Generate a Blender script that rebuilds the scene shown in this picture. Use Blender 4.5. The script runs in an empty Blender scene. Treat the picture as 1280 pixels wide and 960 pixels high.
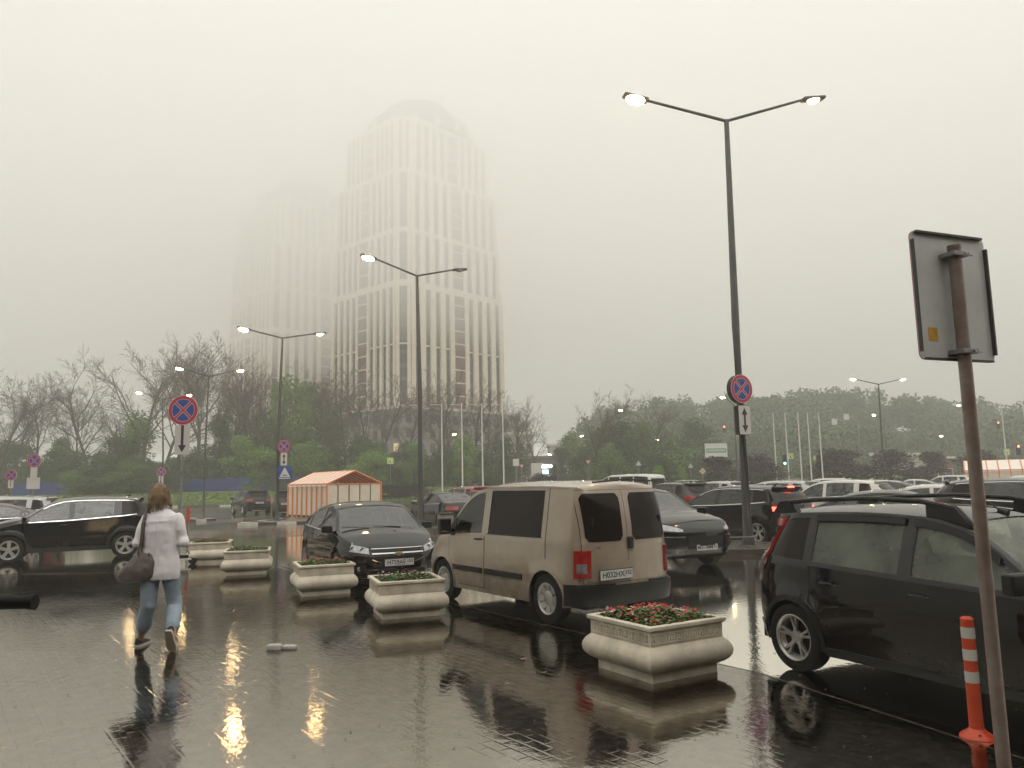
import bpy, bmesh, math, random
import numpy as np
from mathutils import Matrix, Vector
random.seed(7); np.random.seed(7)
R_ = math.radians
sc = bpy.context.scene
COL = sc.collection

# ---------------------------------------------------------------- camera
F_PX, CAM_H, PITCH, ROLL = 961.0, 1.7, R_(7.3), R_(1.2)
cf = np.array([0, math.cos(PITCH), math.sin(PITCH)])
_u0 = np.array([0, -math.sin(PITCH), math.cos(PITCH)]); _r0 = np.array([1., 0, 0])
cr = _r0*math.cos(ROLL) - _u0*math.sin(ROLL)
cu = _u0*math.cos(ROLL) + _r0*math.sin(ROLL)
cam_d = bpy.data.cameras.new('camera'); cam = bpy.data.objects.new('camera', cam_d); COL.objects.link(cam)
cam_d.sensor_width = 36; cam_d.lens = 36*F_PX/1280; cam_d.clip_start = .05; cam_d.clip_end = 4000
cam.matrix_world = Matrix(((cr[0], cu[0], -cf[0], 0), (cr[1], cu[1], -cf[1], 0), (cr[2], cu[2], -cf[2], CAM_H), (0, 0, 0, 1)))
sc.camera = cam
sc.render.resolution_x, sc.render.resolution_y = 1024, 768

def ray(px, py): return cf + cr*(px-640)/F_PX + cu*(480-py)/F_PX
def G(px, py, z=0):                       # the point of height z seen in the photograph at (px, py)
    d = ray(px, py); t = (z-CAM_H)/d[2]; return float(d[0]*t), float(d[1]*t)
def AT(px, py, y):                        # the point y metres ahead seen at (px, py)
    d = ray(px, py); t = y/d[1]; return float(d[0]*t), float(y), float(CAM_H+d[2]*t)

# ---------------------------------------------------------------- world, sun, exposure
w = bpy.data.worlds.new('World'); sc.world = w; w.use_nodes = True; nt = w.node_tree
bg = nt.nodes['Background']
sky = nt.nodes.new('ShaderNodeTexSky'); sky.sky_type = 'NISHITA'; sky.sun_disc = False
sky.sun_elevation = R_(38); sky.sun_rotation = R_(160); sky.dust_density = 8; sky.ozone_density = 1
hs = nt.nodes.new('ShaderNodeHueSaturation'); hs.inputs['Saturation'].default_value = .1
mx = nt.nodes.new('ShaderNodeMix'); mx.data_type = 'RGBA'; mx.inputs[0].default_value = .85
nt.links.new(sky.outputs[0], hs.inputs['Color']); nt.links.new(hs.outputs[0], mx.inputs[6])
mx.inputs[7].default_value = (6.75, 6.65, 6.2, 1)        # the even grey of the overcast
nt.links.new(mx.outputs[2], bg.inputs[0]); bg.inputs[1].default_value = .15
sun_d = bpy.data.lights.new('sun', 'SUN'); sun_d.energy = 1.5; sun_d.angle = R_(20); sun_d.color = (1, .96, .9)
sun = bpy.data.objects.new('sun', sun_d); COL.objects.link(sun); sun.rotation_euler = (R_(52), 0, R_(20)); sun.location = (0, 0, 60)
sc.view_settings.view_transform = 'Standard'; sc.view_settings.look = 'None'
sc.view_settings.exposure = .52; sc.view_settings.gamma = 1
sc.cycles.volume_bounces = 8; sc.cycles.max_bounces = 12; sc.cycles.transparent_max_bounces = 16
sc.cycles.caustics_reflective = False; sc.cycles.caustics_refractive = False
sc.cycles.sample_clamp_indirect = 8

# ---------------------------------------------------------------- materials
MATS = {}
def mat(name, c, ro=.6, metal=0, coat=0, var=0, vscale=6, bump=0, bscale=40, em=None, es=0, spec=.5, c2=None):
    if name in MATS: return MATS[name]
    m = bpy.data.materials.new(name); m.use_nodes = True; t = m.node_tree; b = t.nodes['Principled BSDF']
    b.inputs['Base Color'].default_value = (*c, 1); b.inputs['Roughness'].default_value = ro
    b.inputs['Metallic'].default_value = metal; b.inputs['Coat Weight'].default_value = coat
    b.inputs['Coat Roughness'].default_value = .04; b.inputs['Specular IOR Level'].default_value = spec
    tc = t.nodes.new('ShaderNodeTexCoord')
    if var or c2:
        n = t.nodes.new('ShaderNodeTexNoise'); n.inputs['Scale'].default_value = vscale; n.inputs['Detail'].default_value = 6; n.inputs['Roughness'].default_value = .65
        t.links.new(tc.outputs['Object'], n.inputs['Vector'])
        r = t.nodes.new('ShaderNodeValToRGB'); r.color_ramp.elements[0].position = .3; r.color_ramp.elements[1].position = .7
        a = c2 if c2 else tuple(x*(1-var) for x in c)
        r.color_ramp.elements[0].color = (*a, 1); r.color_ramp.elements[1].color = (*(tuple(min(1, x*(1+var*.6)) for x in c) if not c2 else c), 1)
        t.links.new(n.outputs['Fac'], r.inputs['Fac']); t.links.new(r.outputs[0], b.inputs['Base Color'])
    if bump:
        n = t.nodes.new('ShaderNodeTexNoise'); n.inputs['Scale'].default_value = bscale; n.inputs['Detail'].default_value = 3
        t.links.new(tc.outputs['Object'], n.inputs['Vector'])
        bp = t.nodes.new('ShaderNodeBump'); bp.inputs['Strength'].default_value = bump; bp.inputs['Distance'].default_value = .01
        t.links.new(n.outputs['Fac'], bp.inputs['Height']); t.links.new(bp.outputs[0], b.inputs['Normal'])
    if em: b.inputs['Emission Color'].default_value = (*em, 1); b.inputs['Emission Strength'].default_value = es
    MATS[name] = m; return m

def glass_mat(name, tint, rough=.02, ior=1.5, haze=0, hazec=(.5, .52, .5), h0=.4):
    m = bpy.data.materials.new(name); m.use_nodes = True; t = m.node_tree; t.nodes.remove(t.nodes['Principled BSDF'])
    o = t.nodes['Material Output']; tr = t.nodes.new('ShaderNodeBsdfTransparent'); tr.inputs[0].default_value = (*tint, 1)
    gl = t.nodes.new('ShaderNodeBsdfGlossy'); gl.inputs['Roughness'].default_value = rough; fr = t.nodes.new('ShaderNodeFresnel'); fr.inputs[0].default_value = ior
    base = tr
    if haze:                                                    # milky layer: mist, plus sky light painted into the pane
        df = t.nodes.new('ShaderNodeBsdfTranslucent'); df.inputs[0].default_value = (*hazec, 1)
        d2 = t.nodes.new('ShaderNodeBsdfDiffuse'); d2.inputs[0].default_value = (*hazec, 1)
        md = t.nodes.new('ShaderNodeMixShader'); md.inputs[0].default_value = .5
        t.links.new(df.outputs[0], md.inputs[1]); t.links.new(d2.outputs[0], md.inputs[2])
        n = t.nodes.new('ShaderNodeTexNoise'); n.inputs['Scale'].default_value = 2.5; tc = t.nodes.new('ShaderNodeTexCoord')
        t.links.new(tc.outputs['Object'], n.inputs['Vector'])
        mr = t.nodes.new('ShaderNodeMapRange'); mr.inputs[1].default_value = .35; mr.inputs[2].default_value = .65; mr.inputs[3].default_value = haze*h0; mr.inputs[4].default_value = haze
        t.links.new(n.outputs['Fac'], mr.inputs[0])
        mh = t.nodes.new('ShaderNodeMixShader'); t.links.new(mr.outputs[0], mh.inputs[0]); t.links.new(tr.outputs[0], mh.inputs[1]); t.links.new(md.outputs[0], mh.inputs[2]); base = mh
    mxx = t.nodes.new('ShaderNodeMixShader'); t.links.new(fr.outputs[0], mxx.inputs[0]); t.links.new(base.outputs[0], mxx.inputs[1]); t.links.new(gl.outputs[0], mxx.inputs[2])
    t.links.new(mxx.outputs[0], o.inputs['Surface']); MATS[name] = m; return m

def paint(name, c, ro=.3, metal=0, wet=.07):                  # wet car paint: clear coat with beads of rain
    if name in MATS: return MATS[name]
    m = mat(name, c, ro, metal, 1.0, var=.12, vscale=3, spec=0 if max(c) < .1 else .4)
    t = m.node_tree; b = t.nodes['Principled BSDF']
    tc = t.nodes.new('ShaderNodeTexCoord'); v = t.nodes.new('ShaderNodeTexVoronoi'); v.inputs['Scale'].default_value = 55; v.feature = 'SMOOTH_F1'
    t.links.new(tc.outputs['Object'], v.inputs['Vector'])
    r = t.nodes.new('ShaderNodeMapRange'); r.inputs[1].default_value = 0; r.inputs[2].default_value = .28; r.inputs[3].default_value = 1; r.inputs[4].default_value = 0
    t.links.new(v.outputs['Distance'], r.inputs[0])
    # road grime thrown up on the lower body
    sx = t.nodes.new('ShaderNodeSeparateXYZ'); t.links.new(tc.outputs['Object'], sx.inputs[0])
    zr = t.nodes.new('ShaderNodeMapRange'); zr.inputs[1].default_value = .85; zr.inputs[2].default_value = .25; t.links.new(sx.outputs[2], zr.inputs[0])
    gn = t.nodes.new('ShaderNodeTexNoise'); gn.inputs['Scale'].default_value = 5; gn.inputs['Detail'].default_value = 8; gn.inputs['Roughness'].default_value = .7; t.links.new(tc.outputs['Object'], gn.inputs['Vector'])
    gr = t.nodes.new('ShaderNodeMapRange'); gr.inputs[1].default_value = .38; gr.inputs[2].default_value = .7; gr.inputs[4].default_value = .8 if max(c) > .1 else .35; t.links.new(gn.outputs['Fac'], gr.inputs[0])
    gm = t.nodes.new('ShaderNodeMath'); gm.operation = 'MULTIPLY'; t.links.new(zr.outputs[0], gm.inputs[0]); t.links.new(gr.outputs[0], gm.inputs[1])
    gx = t.nodes.new('ShaderNodeMix'); gx.data_type = 'RGBA'; src = b.inputs['Base Color'].links[0].from_socket; t.links.new(gm.outputs[0], gx.inputs[0]); t.links.new(src, gx.inputs[6]); gx.inputs[7].default_value = (.085, .066, .048, 1); t.links.new(gx.outputs[2], b.inputs['Base Color'])
    bp = t.nodes.new('ShaderNodeBump'); bp.inputs['Strength'].default_value = wet; bp.inputs['Distance'].default_value = .003
    t.links.new(r.outputs[0], bp.inputs['Height']); t.links.new(bp.outputs[0], b.inputs['Coat Normal']); t.links.new(bp.outputs[0], b.inputs['Normal'])
    return m

# ---------------------------------------------------------------- objects
def tag(o, label=None, cat=None, group=None, kind=None):
    if label: o['label'] = label
    if cat: o['category'] = cat
    if group: o['group'] = group
    if kind: o['kind'] = kind
    return o
def empty(name, loc=(0, 0, 0), rz=0, label=None, cat=None, group=None):
    o = bpy.data.objects.new(name, None); COL.objects.link(o); o.location = loc; o.rotation_euler = (0, 0, rz); o.empty_display_size = .2
    return tag(o, label, cat, group)
def link(name, me, parent=None, m=None, loc=None, rot=None):
    o = bpy.data.objects.new(name, me); COL.objects.link(o); o.parent = parent
    if m and not me.materials: me.materials.append(m)
    if loc is not None: o.location = loc
    if rot is not None: o.rotation_euler = rot
    return o
def kids(o, _c={}):
    return [c for c in o.children]
def copy_tree(o, parent=None):
    c = o.copy(); COL.objects.link(c); c.parent = parent
    for ch in list(o.children): copy_tree(ch, c)
    return c

class MB:
    def __init__(s): s.v, s.f = [], []
    def add(s, vs, fs):
        n = len(s.v); s.v.extend([tuple(map(float, p)) for p in vs]); s.f.extend([tuple(i+n for i in q) for q in fs]); return s
    def box(s, a, b, M=None):
        x0, y0, z0 = a; x1, y1, z1 = b
        vs = [Vector((x, y, z)) for x in (x0, x1) for y in (y0, y1) for z in (z0, z1)]
        if M is not None: vs = [M @ p for p in vs]
        return s.add(vs, [(0, 1, 3, 2), (4, 6, 7, 5), (0, 4, 5, 1), (2, 3, 7, 6), (0, 2, 6, 4), (1, 5, 7, 3)])
    def tube(s, pts, rad, n=8, cap=True):
        pts = [Vector(p) for p in pts]; rad = rad if isinstance(rad, (list, tuple)) else [rad]*len(pts)
        rings = []; up = Vector((0, 0, 1))
        for i, p in enumerate(pts):
            d = (pts[min(i+1, len(pts)-1)]-pts[max(i-1, 0)]).normalized()
            a = d.cross(up); a = a.normalized() if a.length > 1e-3 else Vector((1, 0, 0))
            if i and a.dot(la) < 0: a = -a
            la = a; b = d.cross(a)
            rings.append([p+(a*math.cos(2*math.pi*k/n)+b*math.sin(2*math.pi*k/n))*rad[i] for k in range(n)])
        vs = [q for r in rings for q in r]; fs = []
        for i in range(len(pts)-1):
            for k in range(n): k2 = (k+1) % n; fs.append((i*n+k, i*n+k2, (i+1)*n+k2, (i+1)*n+k))
        if cap: fs += [tuple(range(n))[::-1], tuple((len(pts)-1)*n+k for k in range(n))]
        return s.add(vs, fs)
    def lathe(s, prof, n=24, M=None, close=False):              # prof: (r, z) list round the z axis
        vs = [Vector((r*math.cos(2*math.pi*k/n), r*math.sin(2*math.pi*k/n), z)) for r, z in prof for k in range(n)]
        if M is not None: vs = [M @ p for p in vs]
        fs = []; m_ = len(prof)
        for i in range(m_-1 + (1 if close else 0)):
            j = (i+1) % m_
            for k in range(n): k2 = (k+1) % n; fs.append((i*n+k, i*n+k2, j*n+k2, j*n+k))
        return s.add(vs, fs)
    def prism(s, poly, d, M=None):                              # poly in xy, thickness d along z
        n = len(poly); vs = [Vector((x, y, 0)) for x, y in poly]+[Vector((x, y, d)) for x, y in poly]
        if M is not None: vs = [M @ p for p in vs]
        return s.add(vs, [tuple(range(n))[::-1], tuple(range(n, 2*n))]+[(i, (i+1) % n, n+(i+1) % n, n+i) for i in range(n)])
    def loft(s, rings, cap=True, closed=True):
        n = len(rings[0]); fs = []
        for i in range(len(rings)-1):
            for k in range(n if closed else n-1): k2 = (k+1) % n; fs.append((i*n+k, i*n+k2, (i+1)*n+k2, (i+1)*n+k))
        if cap: fs += [tuple(range(n))[::-1], tuple((len(rings)-1)*n+k for k in range(n))]
        return s.add([q for r in rings for q in r], fs)
    def mesh(s, name, smooth=False, bevel=0, seg=2, angle=None):
        me = bpy.data.meshes.new(name); me.from_pydata(s.v, [], s.f); me.validate(); bm = bmesh.new(); bm.from_mesh(me)
        bmesh.ops.recalc_face_normals(bm, faces=bm.faces)
        if bevel:
            bmesh.ops.remove_doubles(bm, verts=bm.verts, dist=1e-5)
            es = [e for e in bm.edges if len(e.link_faces) == 2 and e.calc_face_angle(0) > .5]
            bmesh.ops.bevel(bm, geom=es, offset=bevel, segments=seg, affect='EDGES', profile=.6)
        if smooth:
            for f in bm.faces: f.smooth = True
            if angle is not None:
                for e in bm.edges:
                    if len(e.link_faces) == 2 and e.calc_face_angle(0) > angle: e.smooth = False
        bm.to_mesh(me); bm.free(); return me
    def build(s, name, m, parent=None, smooth=False, bevel=0, seg=2, angle=.6, loc=None, rot=None):
        me = s.mesh(name, smooth, bevel, seg, angle); me.materials.append(m)
        return link(name, me, parent, None, loc, rot)

def interp(pts, x):
    if x <= pts[0][0]: return pts[0][1]
    for (a, p), (b, q) in zip(pts, pts[1:]):
        if x <= b: return p+(q-p)*(x-a)/(b-a) if b > a else q
    return pts[-1][1]
def smooth_interp(pts, x):                                      # monotone cubic through the points
    n = len(pts)
    if x <= pts[0][0]: return pts[0][1]
    if x >= pts[-1][0]: return pts[-1][1]
    for i in range(n-1):
        if x <= pts[i+1][0]: break
    def sl(k): return (pts[k+1][1]-pts[k][1])/(pts[k+1][0]-pts[k][0])
    def tg(k):
        if k == 0: return sl(0)
        if k == n-1: return sl(n-2)
        a, b = sl(k-1), sl(k)
        return 0 if a*b <= 0 else 2*a*b/(a+b)
    h = pts[i+1][0]-pts[i][0]; t = (x-pts[i][0])/h; m0, m1 = tg(i)*h, tg(i+1)*h
    return (2*t**3-3*t*t+1)*pts[i][1]+(t**3-2*t*t+t)*m0+(-2*t**3+3*t*t)*pts[i+1][1]+(t**3-t*t)*m1

_txt = {}
def text_mesh(s, size, bold=0):
    k = (s, size, bold)
    if k in _txt: return _txt[k]
    cu_ = bpy.data.curves.new('lettering', 'FONT'); cu_.body = s; cu_.size = size; cu_.align_x = 'CENTER'; cu_.align_y = 'CENTER'; cu_.extrude = .001; cu_.offset = bold
    o = bpy.data.objects.new('lettering', cu_); COL.objects.link(o)
    me = bpy.data.meshes.new_from_object(o.evaluated_get(bpy.context.evaluated_depsgraph_get()))
    bpy.data.objects.remove(o); me.name = 'lettering'; me.materials.clear(); _txt[k] = me; return me

M_BLACK = mat('black_plastic', (.012, .012, .012), .4, var=.2, spec=.3)
M_RUBBER = mat('tyre_rubber', (.008, .008, .008), .65, bump=.3, bscale=60, spec=.2)
M_UNDER = mat('underbody', (.006, .006, .006), .9)
M_ALLOY = mat('alloy_rim', (.42, .41, .39), .35, .6)
M_CHROME = mat('chrome', (.6, .6, .6), .12, 1)
M_WHITE = mat('plate_white', (.62, .62, .6), .4)
M_INK = mat('ink', (.01, .01, .012), .5)
M_SEAT = mat('seat_fabric', (.03, .026, .024), .9)
M_HEAD = mat('headlamp_glass', (.42, .43, .43), .12, .5, 1, var=.5, vscale=14)
M_RED = mat('tail_lamp', (.35, .01, .012), .15, 0, 1)
M_REDLIT = mat('tail_lamp_lit', (.4, .01, .01), .2, em=(1, .05, .03), es=9)
M_GLASS = glass_mat('car_glass', (.30, .34, .32), ior=1.75)
M_DGLASS = mat('dark_glass', (.012, .008, .007), .05, 0, 0, spec=.18)
M_MIST_SKY = glass_mat('misted_skylit_glass', (.72, .76, .66), haze=.46, hazec=(.52, .57, .45), h0=.55, ior=1.45)  # mist tone paled further to stand for sky light on the glass
M_WIND = glass_mat('windscreen_glass', (.40, .44, .42), ior=2.3, haze=.25, hazec=(.3, .34, .31))  # pale layer painted in for the sky reflected on the windscreen
# ---------------------------------------------------------------- cars
CS = .955
class Car:
    """A car body as one skin over (u along the car, section row), with real openings for the windows."""
    def __init__(s, **k):
        s.__dict__.update(dict(W=.86, sill=.2, R=.31, tum=.36, dr=.06, p=8, q=3.5, flare=.015, bow=.045), **k)
        s.uc = (s.ur+s.uf)/2; s.uh = (s.uf-s.ur)/2; s.Ra = s.R+s.gap
    def plan(s, u): return max(0, 1-abs((u-s.uc)/s.uh)**s.p)**(1/s.q)
    def zt(s, u): return smooth_interp(s.top, u)
    def bl(s, u): return min(interp(s.belt, u), s.zt(u)-s.dr-.005)
    def ze(s, u): return max(s.bl(u)+.004, s.zt(u)-s.dr)
    def zb(s, u):
        z = s.sill
        for a in (-s.wb/2, s.wb/2):
            d = abs(u-a)
            if d <= s.Ra: z = s.R+math.sqrt(max(0, s.Ra**2-d*d))
        e = min(u-s.ur, s.uf-u)
        return max(z, s.sill+.06*max(0, 1-e/.35))
    def wv(s, u, z):
        b = s.bl(u)
        k = 1-s.bow*max(0, (.62-z)/.45)**1.6 if z < .62 else 1-.02*(z-.62)/max(.05, b-.62) if z < b else .98
        y = s.W*k - max(0, z-b)*s.tum
        for a in (-s.wb/2, s.wb/2):
            d = math.hypot(u-a, z-s.R); y += s.flare*math.exp(-((d-s.Ra)/.08)**2)
        return y
    def wd(s, u, z): return s.wv(u, z)*s.plan(u)
    def mp(s, u, z):
        a = -s.wb/2
        if u < a: return a-(a-u)*(a-(s.ur+interp(s.rear, z)))/(a-s.ur)
        b = s.wb/2
        if u > b: return b+(u-b)*((s.uf-interp(s.front, z))-b)/(s.uf-b)
        return u
    def side(s, u, z, sg): return Vector((s.mp(u, z), sg*s.wd(u, z), z))
    def topp(s, u, t):
        ze, zt = s.ze(u), s.zt(u); z = ze+(zt-ze)*(1-abs(t)**2.6); return Vector((s.mp(u, z), t*s.wd(u, ze), z))
    def end(s, y, z, fr):
        u = s.uf if fr else s.ur
        for _ in range(4):
            wm = .93*s.wv(u, z); y = max(-wm, min(wm, y)); un = min(.999, abs(y)/max(.05, s.wv(u, z))); n = max(0, 1-un**s.q)**(1/s.p); u = s.uc+(s.uh if fr else -s.uh)*n
        return Vector((s.mp(u, z), y, z))
    # a patch laid on the skin: fn(a, b) -> point, a in [a0,a1], b between lo(a) and hi(a)
    def patch(s, name, m, parent, fn, a0, a1, lo, hi, off, out, na=8, nb=4, th=.012, smooth=True):
        lo_ = lo if callable(lo) else (lambda a: lo); hi_ = hi if callable(hi) else (lambda a: hi)
        P = []
        for i in range(na+1):
            a = a0+(a1-a0)*i/na; l, h = lo_(a), hi_(a)
            P.append([fn(a, l+(h-l)*j/nb) for j in range(nb+1)])
        Q = []
        for i in range(na+1):
            row = []
            for j in range(nb+1):
                da = P[min(i+1, na)][j]-P[max(i-1, 0)][j]; db = P[i][min(j+1, nb)]-P[i][max(j-1, 0)]
                n = da.cross(db)
                if n.length < 1e-9: n = Vector(out)
                n.normalize()
                if n.dot(Vector(out)) < 0: n = -n
                row.append((P[i][j]+n*off, P[i][j]+n*(off-th)))
            Q.append(row)
        mb = MB(); vs = []; W = nb+1
        for r in Q: vs += [a for a, b in r]
        for r in Q: vs += [b for a, b in r]
        T = (na+1)*W; fs = []
        for i in range(na):
            for j in range(nb): fs.append((i*W+j, (i+1)*W+j, (i+1)*W+j+1, i*W+j+1))
        ring = [i*W for i in range(na+1)]+[na*W+j for j in range(1, W)]+[i*W+nb for i in range(na-1, -1, -1)]+[j for j in range(nb-1, 0, -1)]
        for k in range(len(ring)): a, b = ring[k], ring[(k+1) % len(ring)]; fs.append((a, b, b+T, a+T))
        mb.add(vs, fs); return mb.build(name, m, parent, smooth=smooth, angle=.5)
    def sidep(s, name, m, parent, sg, u0, u1, lo, hi, off=.004, na=8, nb=4, th=.012):
        return s.patch(name, m, parent, lambda u, z: s.side(u, z, sg), u0, u1, lo, hi, off, (0, sg, .15), na, nb, th)
    def endp(s, name, m, parent, fr, y0, y1, lo, hi, off=.006, na=8, nb=4, th=.015):
        return s.patch(name, m, parent, lambda y, z: s.end(y, z, fr), y0, y1, lo, hi, off, (1 if fr else -1, 0, .1), na, nb, th)
    def arch(s, name, m, parent, a, sg, r0, r1, off=.012):
        def fn(th, r):
            u = a+r*math.cos(th); z = max(s.sill, s.R+r*math.sin(th)); return s.side(u, z, sg)
        return s.patch(name, m, parent, fn, -.18, math.pi+.18, r0, r1, off, (0, sg, 0), 18, 1, .02)
    def build(s, root, body_m, glass_m, wind_m=None, lod=0):
        us = set(list(np.linspace(s.ur, s.uf, 22 if lod else 34)))
        for a in (-s.wb/2, s.wb/2):
            for k in range(0, 15): us.add(a+s.Ra*math.cos(math.pi*k/14))
            us.add(a-s.Ra-.004); us.add(a+s.Ra+.004)
        for k in range(1, 8):
            e = .35*(1-math.cos(math.pi*k/16)); us.add(s.ur+e*.8); us.add(s.uf-e*.8)
        for a, b in s.wins: us.add(a); us.add(b)
        wa, wb_ = s.wshield; us.add(wa); us.add(wb_)
        if s.rglass: us.add(s.rglass[0]); us.add(s.rglass[1])
        key = set([a for w_ in s.wins for a in w_]+[wa, wb_]+(list(s.rglass) if s.rglass else [])+[a+d for a in (-s.wb/2, s.wb/2) for d in (-s.Ra, s.Ra, -s.Ra-.004, s.Ra+.004)])
        us = sorted(us); out = []
        for u in us:
            if out and u-out[-1] < .012 and u not in key and u != s.uf: continue
            if out and u-out[-1] < .012 and out[-1] not in key and out[-1] != s.ur: out[-1] = u; continue
            if out and u-out[-1] < 1e-4: continue
            out.append(u)
        us = out
        nl = 7; ts = [1, .93, .72, .48, .24, 0]
        zf = [0, .12, .26, .42, .58, .74, .88]
        rows = []
        for u in us:
            b, e, zb = s.bl(u), s.ze(u), s.zb(u); zb = min(zb, b-.01); h = e-b
            half = [s.side(u, zb+(b-zb)*f, 1) for f in zf]
            a1, a2 = min(.035, .2*h), min(.05, .25*h)
            half += [s.side(u, z, 1) for z in (b, b+a1, b+a1+(h-a1-a2)*.33, b+a1+(h-a1-a2)*.66, e-a2)]
            half += [s.topp(u, t) for t in ts]
            full = half+[Vector((p.x, -p.y, p.z)) for p in half[-2::-1]]
            rows.append(full)
        nr = len(rows[0]); nh = len(zf)+5+len(ts)   # rows on one half
        iw0 = len(zf)+1; iw1 = iw0+3                 # window rows: between index iw0 and iw1
        it0 = len(zf)+5+1                            # t=.93
        vs = [p for r in rows for p in r]; faces = []; holes = {}
        for i in range(len(us)-1):
            um = (us[i]+us[i+1])/2
            for j in range(nr-1):
                jj = min(j, nr-2-j)
                q = (i*nr+j, (i+1)*nr+j, (i+1)*nr+j+1, i*nr+j+1); hole = None
                if iw0 <= jj < iw1:
                    for n_, (a, b) in enumerate(s.wins):
                        if a < um < b: hole = ('window', n_, j < nr/2)
                if jj >= it0:
                    if wa < um < wb_: hole = ('windshield', 0, 0)
                    if s.rglass and s.rglass[0] < um < s.rglass[1]: hole = ('rear_window', 0, 0)
                if hole: holes.setdefault(hole, []).append(q)
                else: faces.append(q)
        body = MB().add(vs, faces).build('body', body_m, root, smooth=True, angle=.62)
        for h, qs in holes.items():
            ids = sorted({i for q in qs for i in q}); mp_ = {i: k for k, i in enumerate(ids)}; c = Vector((0, 0, .9))
            gm = (wind_m or glass_m) if h[0] != 'window' else glass_m
            if h[0] == 'window' and s.priv is not None and h[1] in s.priv: gm = M_DGLASS
            vv = []
            for i in ids:
                p = vs[i]; d = Vector((0, 1 if p.y > 0 else -1, .2)) if h[0] == 'window' else Vector((0, 0, 1)); vv.append(p-d*.008)
            MB().add(vv, [tuple(mp_[i] for i in q) for q in qs]).build(h[0], gm, root, smooth=True)
        # underbody, arches
        ub = MB(); W = s.W
        ub.box((s.ur+.25, -W+.26, s.sill-.03), (s.uf-.3, W-.26, .42)); ub.box((-s.wb/2+s.Ra+.02, -W+.06, s.sill+.01), (s.wb/2-s.Ra-.02, W-.06, .4))
        for a in (-s.wb/2, s.wb/2):
            for sg in (-1, 1):
                n = 12; r1 = [Vector((a+(s.Ra+.004)*math.cos(math.pi*k/n), sg*(W-.03), s.R+(s.Ra+.004)*math.sin(math.pi*k/n))) for k in range(n+1)]
                r2 = [Vector((p.x, sg*(W-.32), p.z)) for p in r1]
                ub.loft([r1, r2], cap=False, closed=False); ub.add(r2+[Vector((a, sg*(W-.32), s.R))], [(k, k+1, n+1) for k in range(n)])
        for xe, sg in ((s.ur+.12, 1), (s.uf-.25, -1)):
            ub.box((min(xe, xe+sg*.15), -W*.75, s.sill+.0), (max(xe, xe+sg*.15), W*.75, .45))
        ub.build('underbody', M_UNDER, root)
        return body
    def doors(s, root, body_m, ranges, hz=.83, handle_m=None, keep=(-1, 1)):
        for sg in keep:
            for (a, b, hu) in ranges:
                def lo(u):
                    z = s.sill+.07
                    for c in (-s.wb/2, s.wb/2):
                        d = abs(u-c)
                        if d < s.Ra+.07: z = max(z, s.R+math.sqrt(max(0, (s.Ra+.07)**2-d*d)))
                    return z
                hi = lambda u: s.bl(u)-.004
                s.sidep('door_seam', M_UNDER, root, sg, a-.009, b+.009, lambda u: lo(u)-.008, hi, .0018, 14, 6, .003)
                d = s.sidep('door', body_m, root, sg, a+.001, b-.001, lo, hi, .0035, 14, 6, .003)
                hb = MB(); p = s.side(hu, hz, sg); q = s.side(hu+.17, hz, sg); n = 6
                hb.tube([p+Vector((0, 0, 0)), p.lerp(q, .12)+Vector((0, sg*.035, 0)), p.lerp(q, .5)+Vector((0, sg*.045, 0)), p.lerp(q, .88)+Vector((0, sg*.035, 0)), q], [.012, .015, .016, .015, .012], 8)
                hb.build('handle', handle_m or body_m, d, smooth=True)
    def mirror(s, root, m, u, z=None, out=.2, size=(.09, .2, .15), glass=True):
        z = z or s.bl(u)+.07
        for sg in (-1, 1):
            p = s.side(u, z-.03, sg)
            b = MB(); b.box((-size[0]/2, -size[1]/2, -size[2]/2), (size[0]/2, size[1]/2, size[2]/2), Matrix.Translation(p+Vector((0, sg*(out*.5+.05), .05))))
            b.box((-.03, -.06, -.03), (.03, .06, .02), Matrix.Translation(p+Vector((0, sg*.03, 0))))
            o = b.build('mirror', m, root, smooth=True, bevel=.028, seg=3)
            if glass:
                c = p+Vector((-size[0]/2-.002, sg*(out*.5+.05), .05))
                MB().box((c.x-.003, c.y-size[1]*.38, c.z-size[2]*.36), (c.x, c.y+size[1]*.38, c.z+size[2]*.36)).build('mirror_glass', M_CHROME, o)
    def plate(s, root, fr, z, textn, y=0, tilt=0, w_=.52, h=.112, px=.02):
        p = s.end(y, z, fr); sx = 1 if fr else -1
        o = MB().box((-.004, -w_/2, -h/2), (.004, w_/2, h/2)).build('number_plate', M_WHITE, root, loc=(p.x+sx*px, y, z))
        MB().box((-.003, -w_/2-.008, -h/2-.008), (.003, w_/2+.008, h/2+.008)).build('plate_holder', M_BLACK, o, loc=(-sx*.006, 0, 0))
        if textn:
            main, reg = textn
            R0 = Matrix.Rotation(math.pi/2, 4, 'X'); Rz = Matrix.Rotation(math.pi/2 if fr else -math.pi/2, 4, 'Z')
            for t_, sz, off, dz in ((main, .098, -.055, 0), (reg, .07, .19, .012)):
                l = link('lettering', text_mesh(t_, sz, .0012), o, M_INK); yy = off if fr else -off
                l.matrix_local = Matrix.Translation((sx*.0055, yy, dz)) @ Rz @ R0
            yy = .135 if fr else -.135
            MB().box((sx*.004, yy-.0015, -h/2+.004), (sx*.006, yy+.0015, h/2-.004)).build('divider', M_INK, o)
        return o
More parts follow.
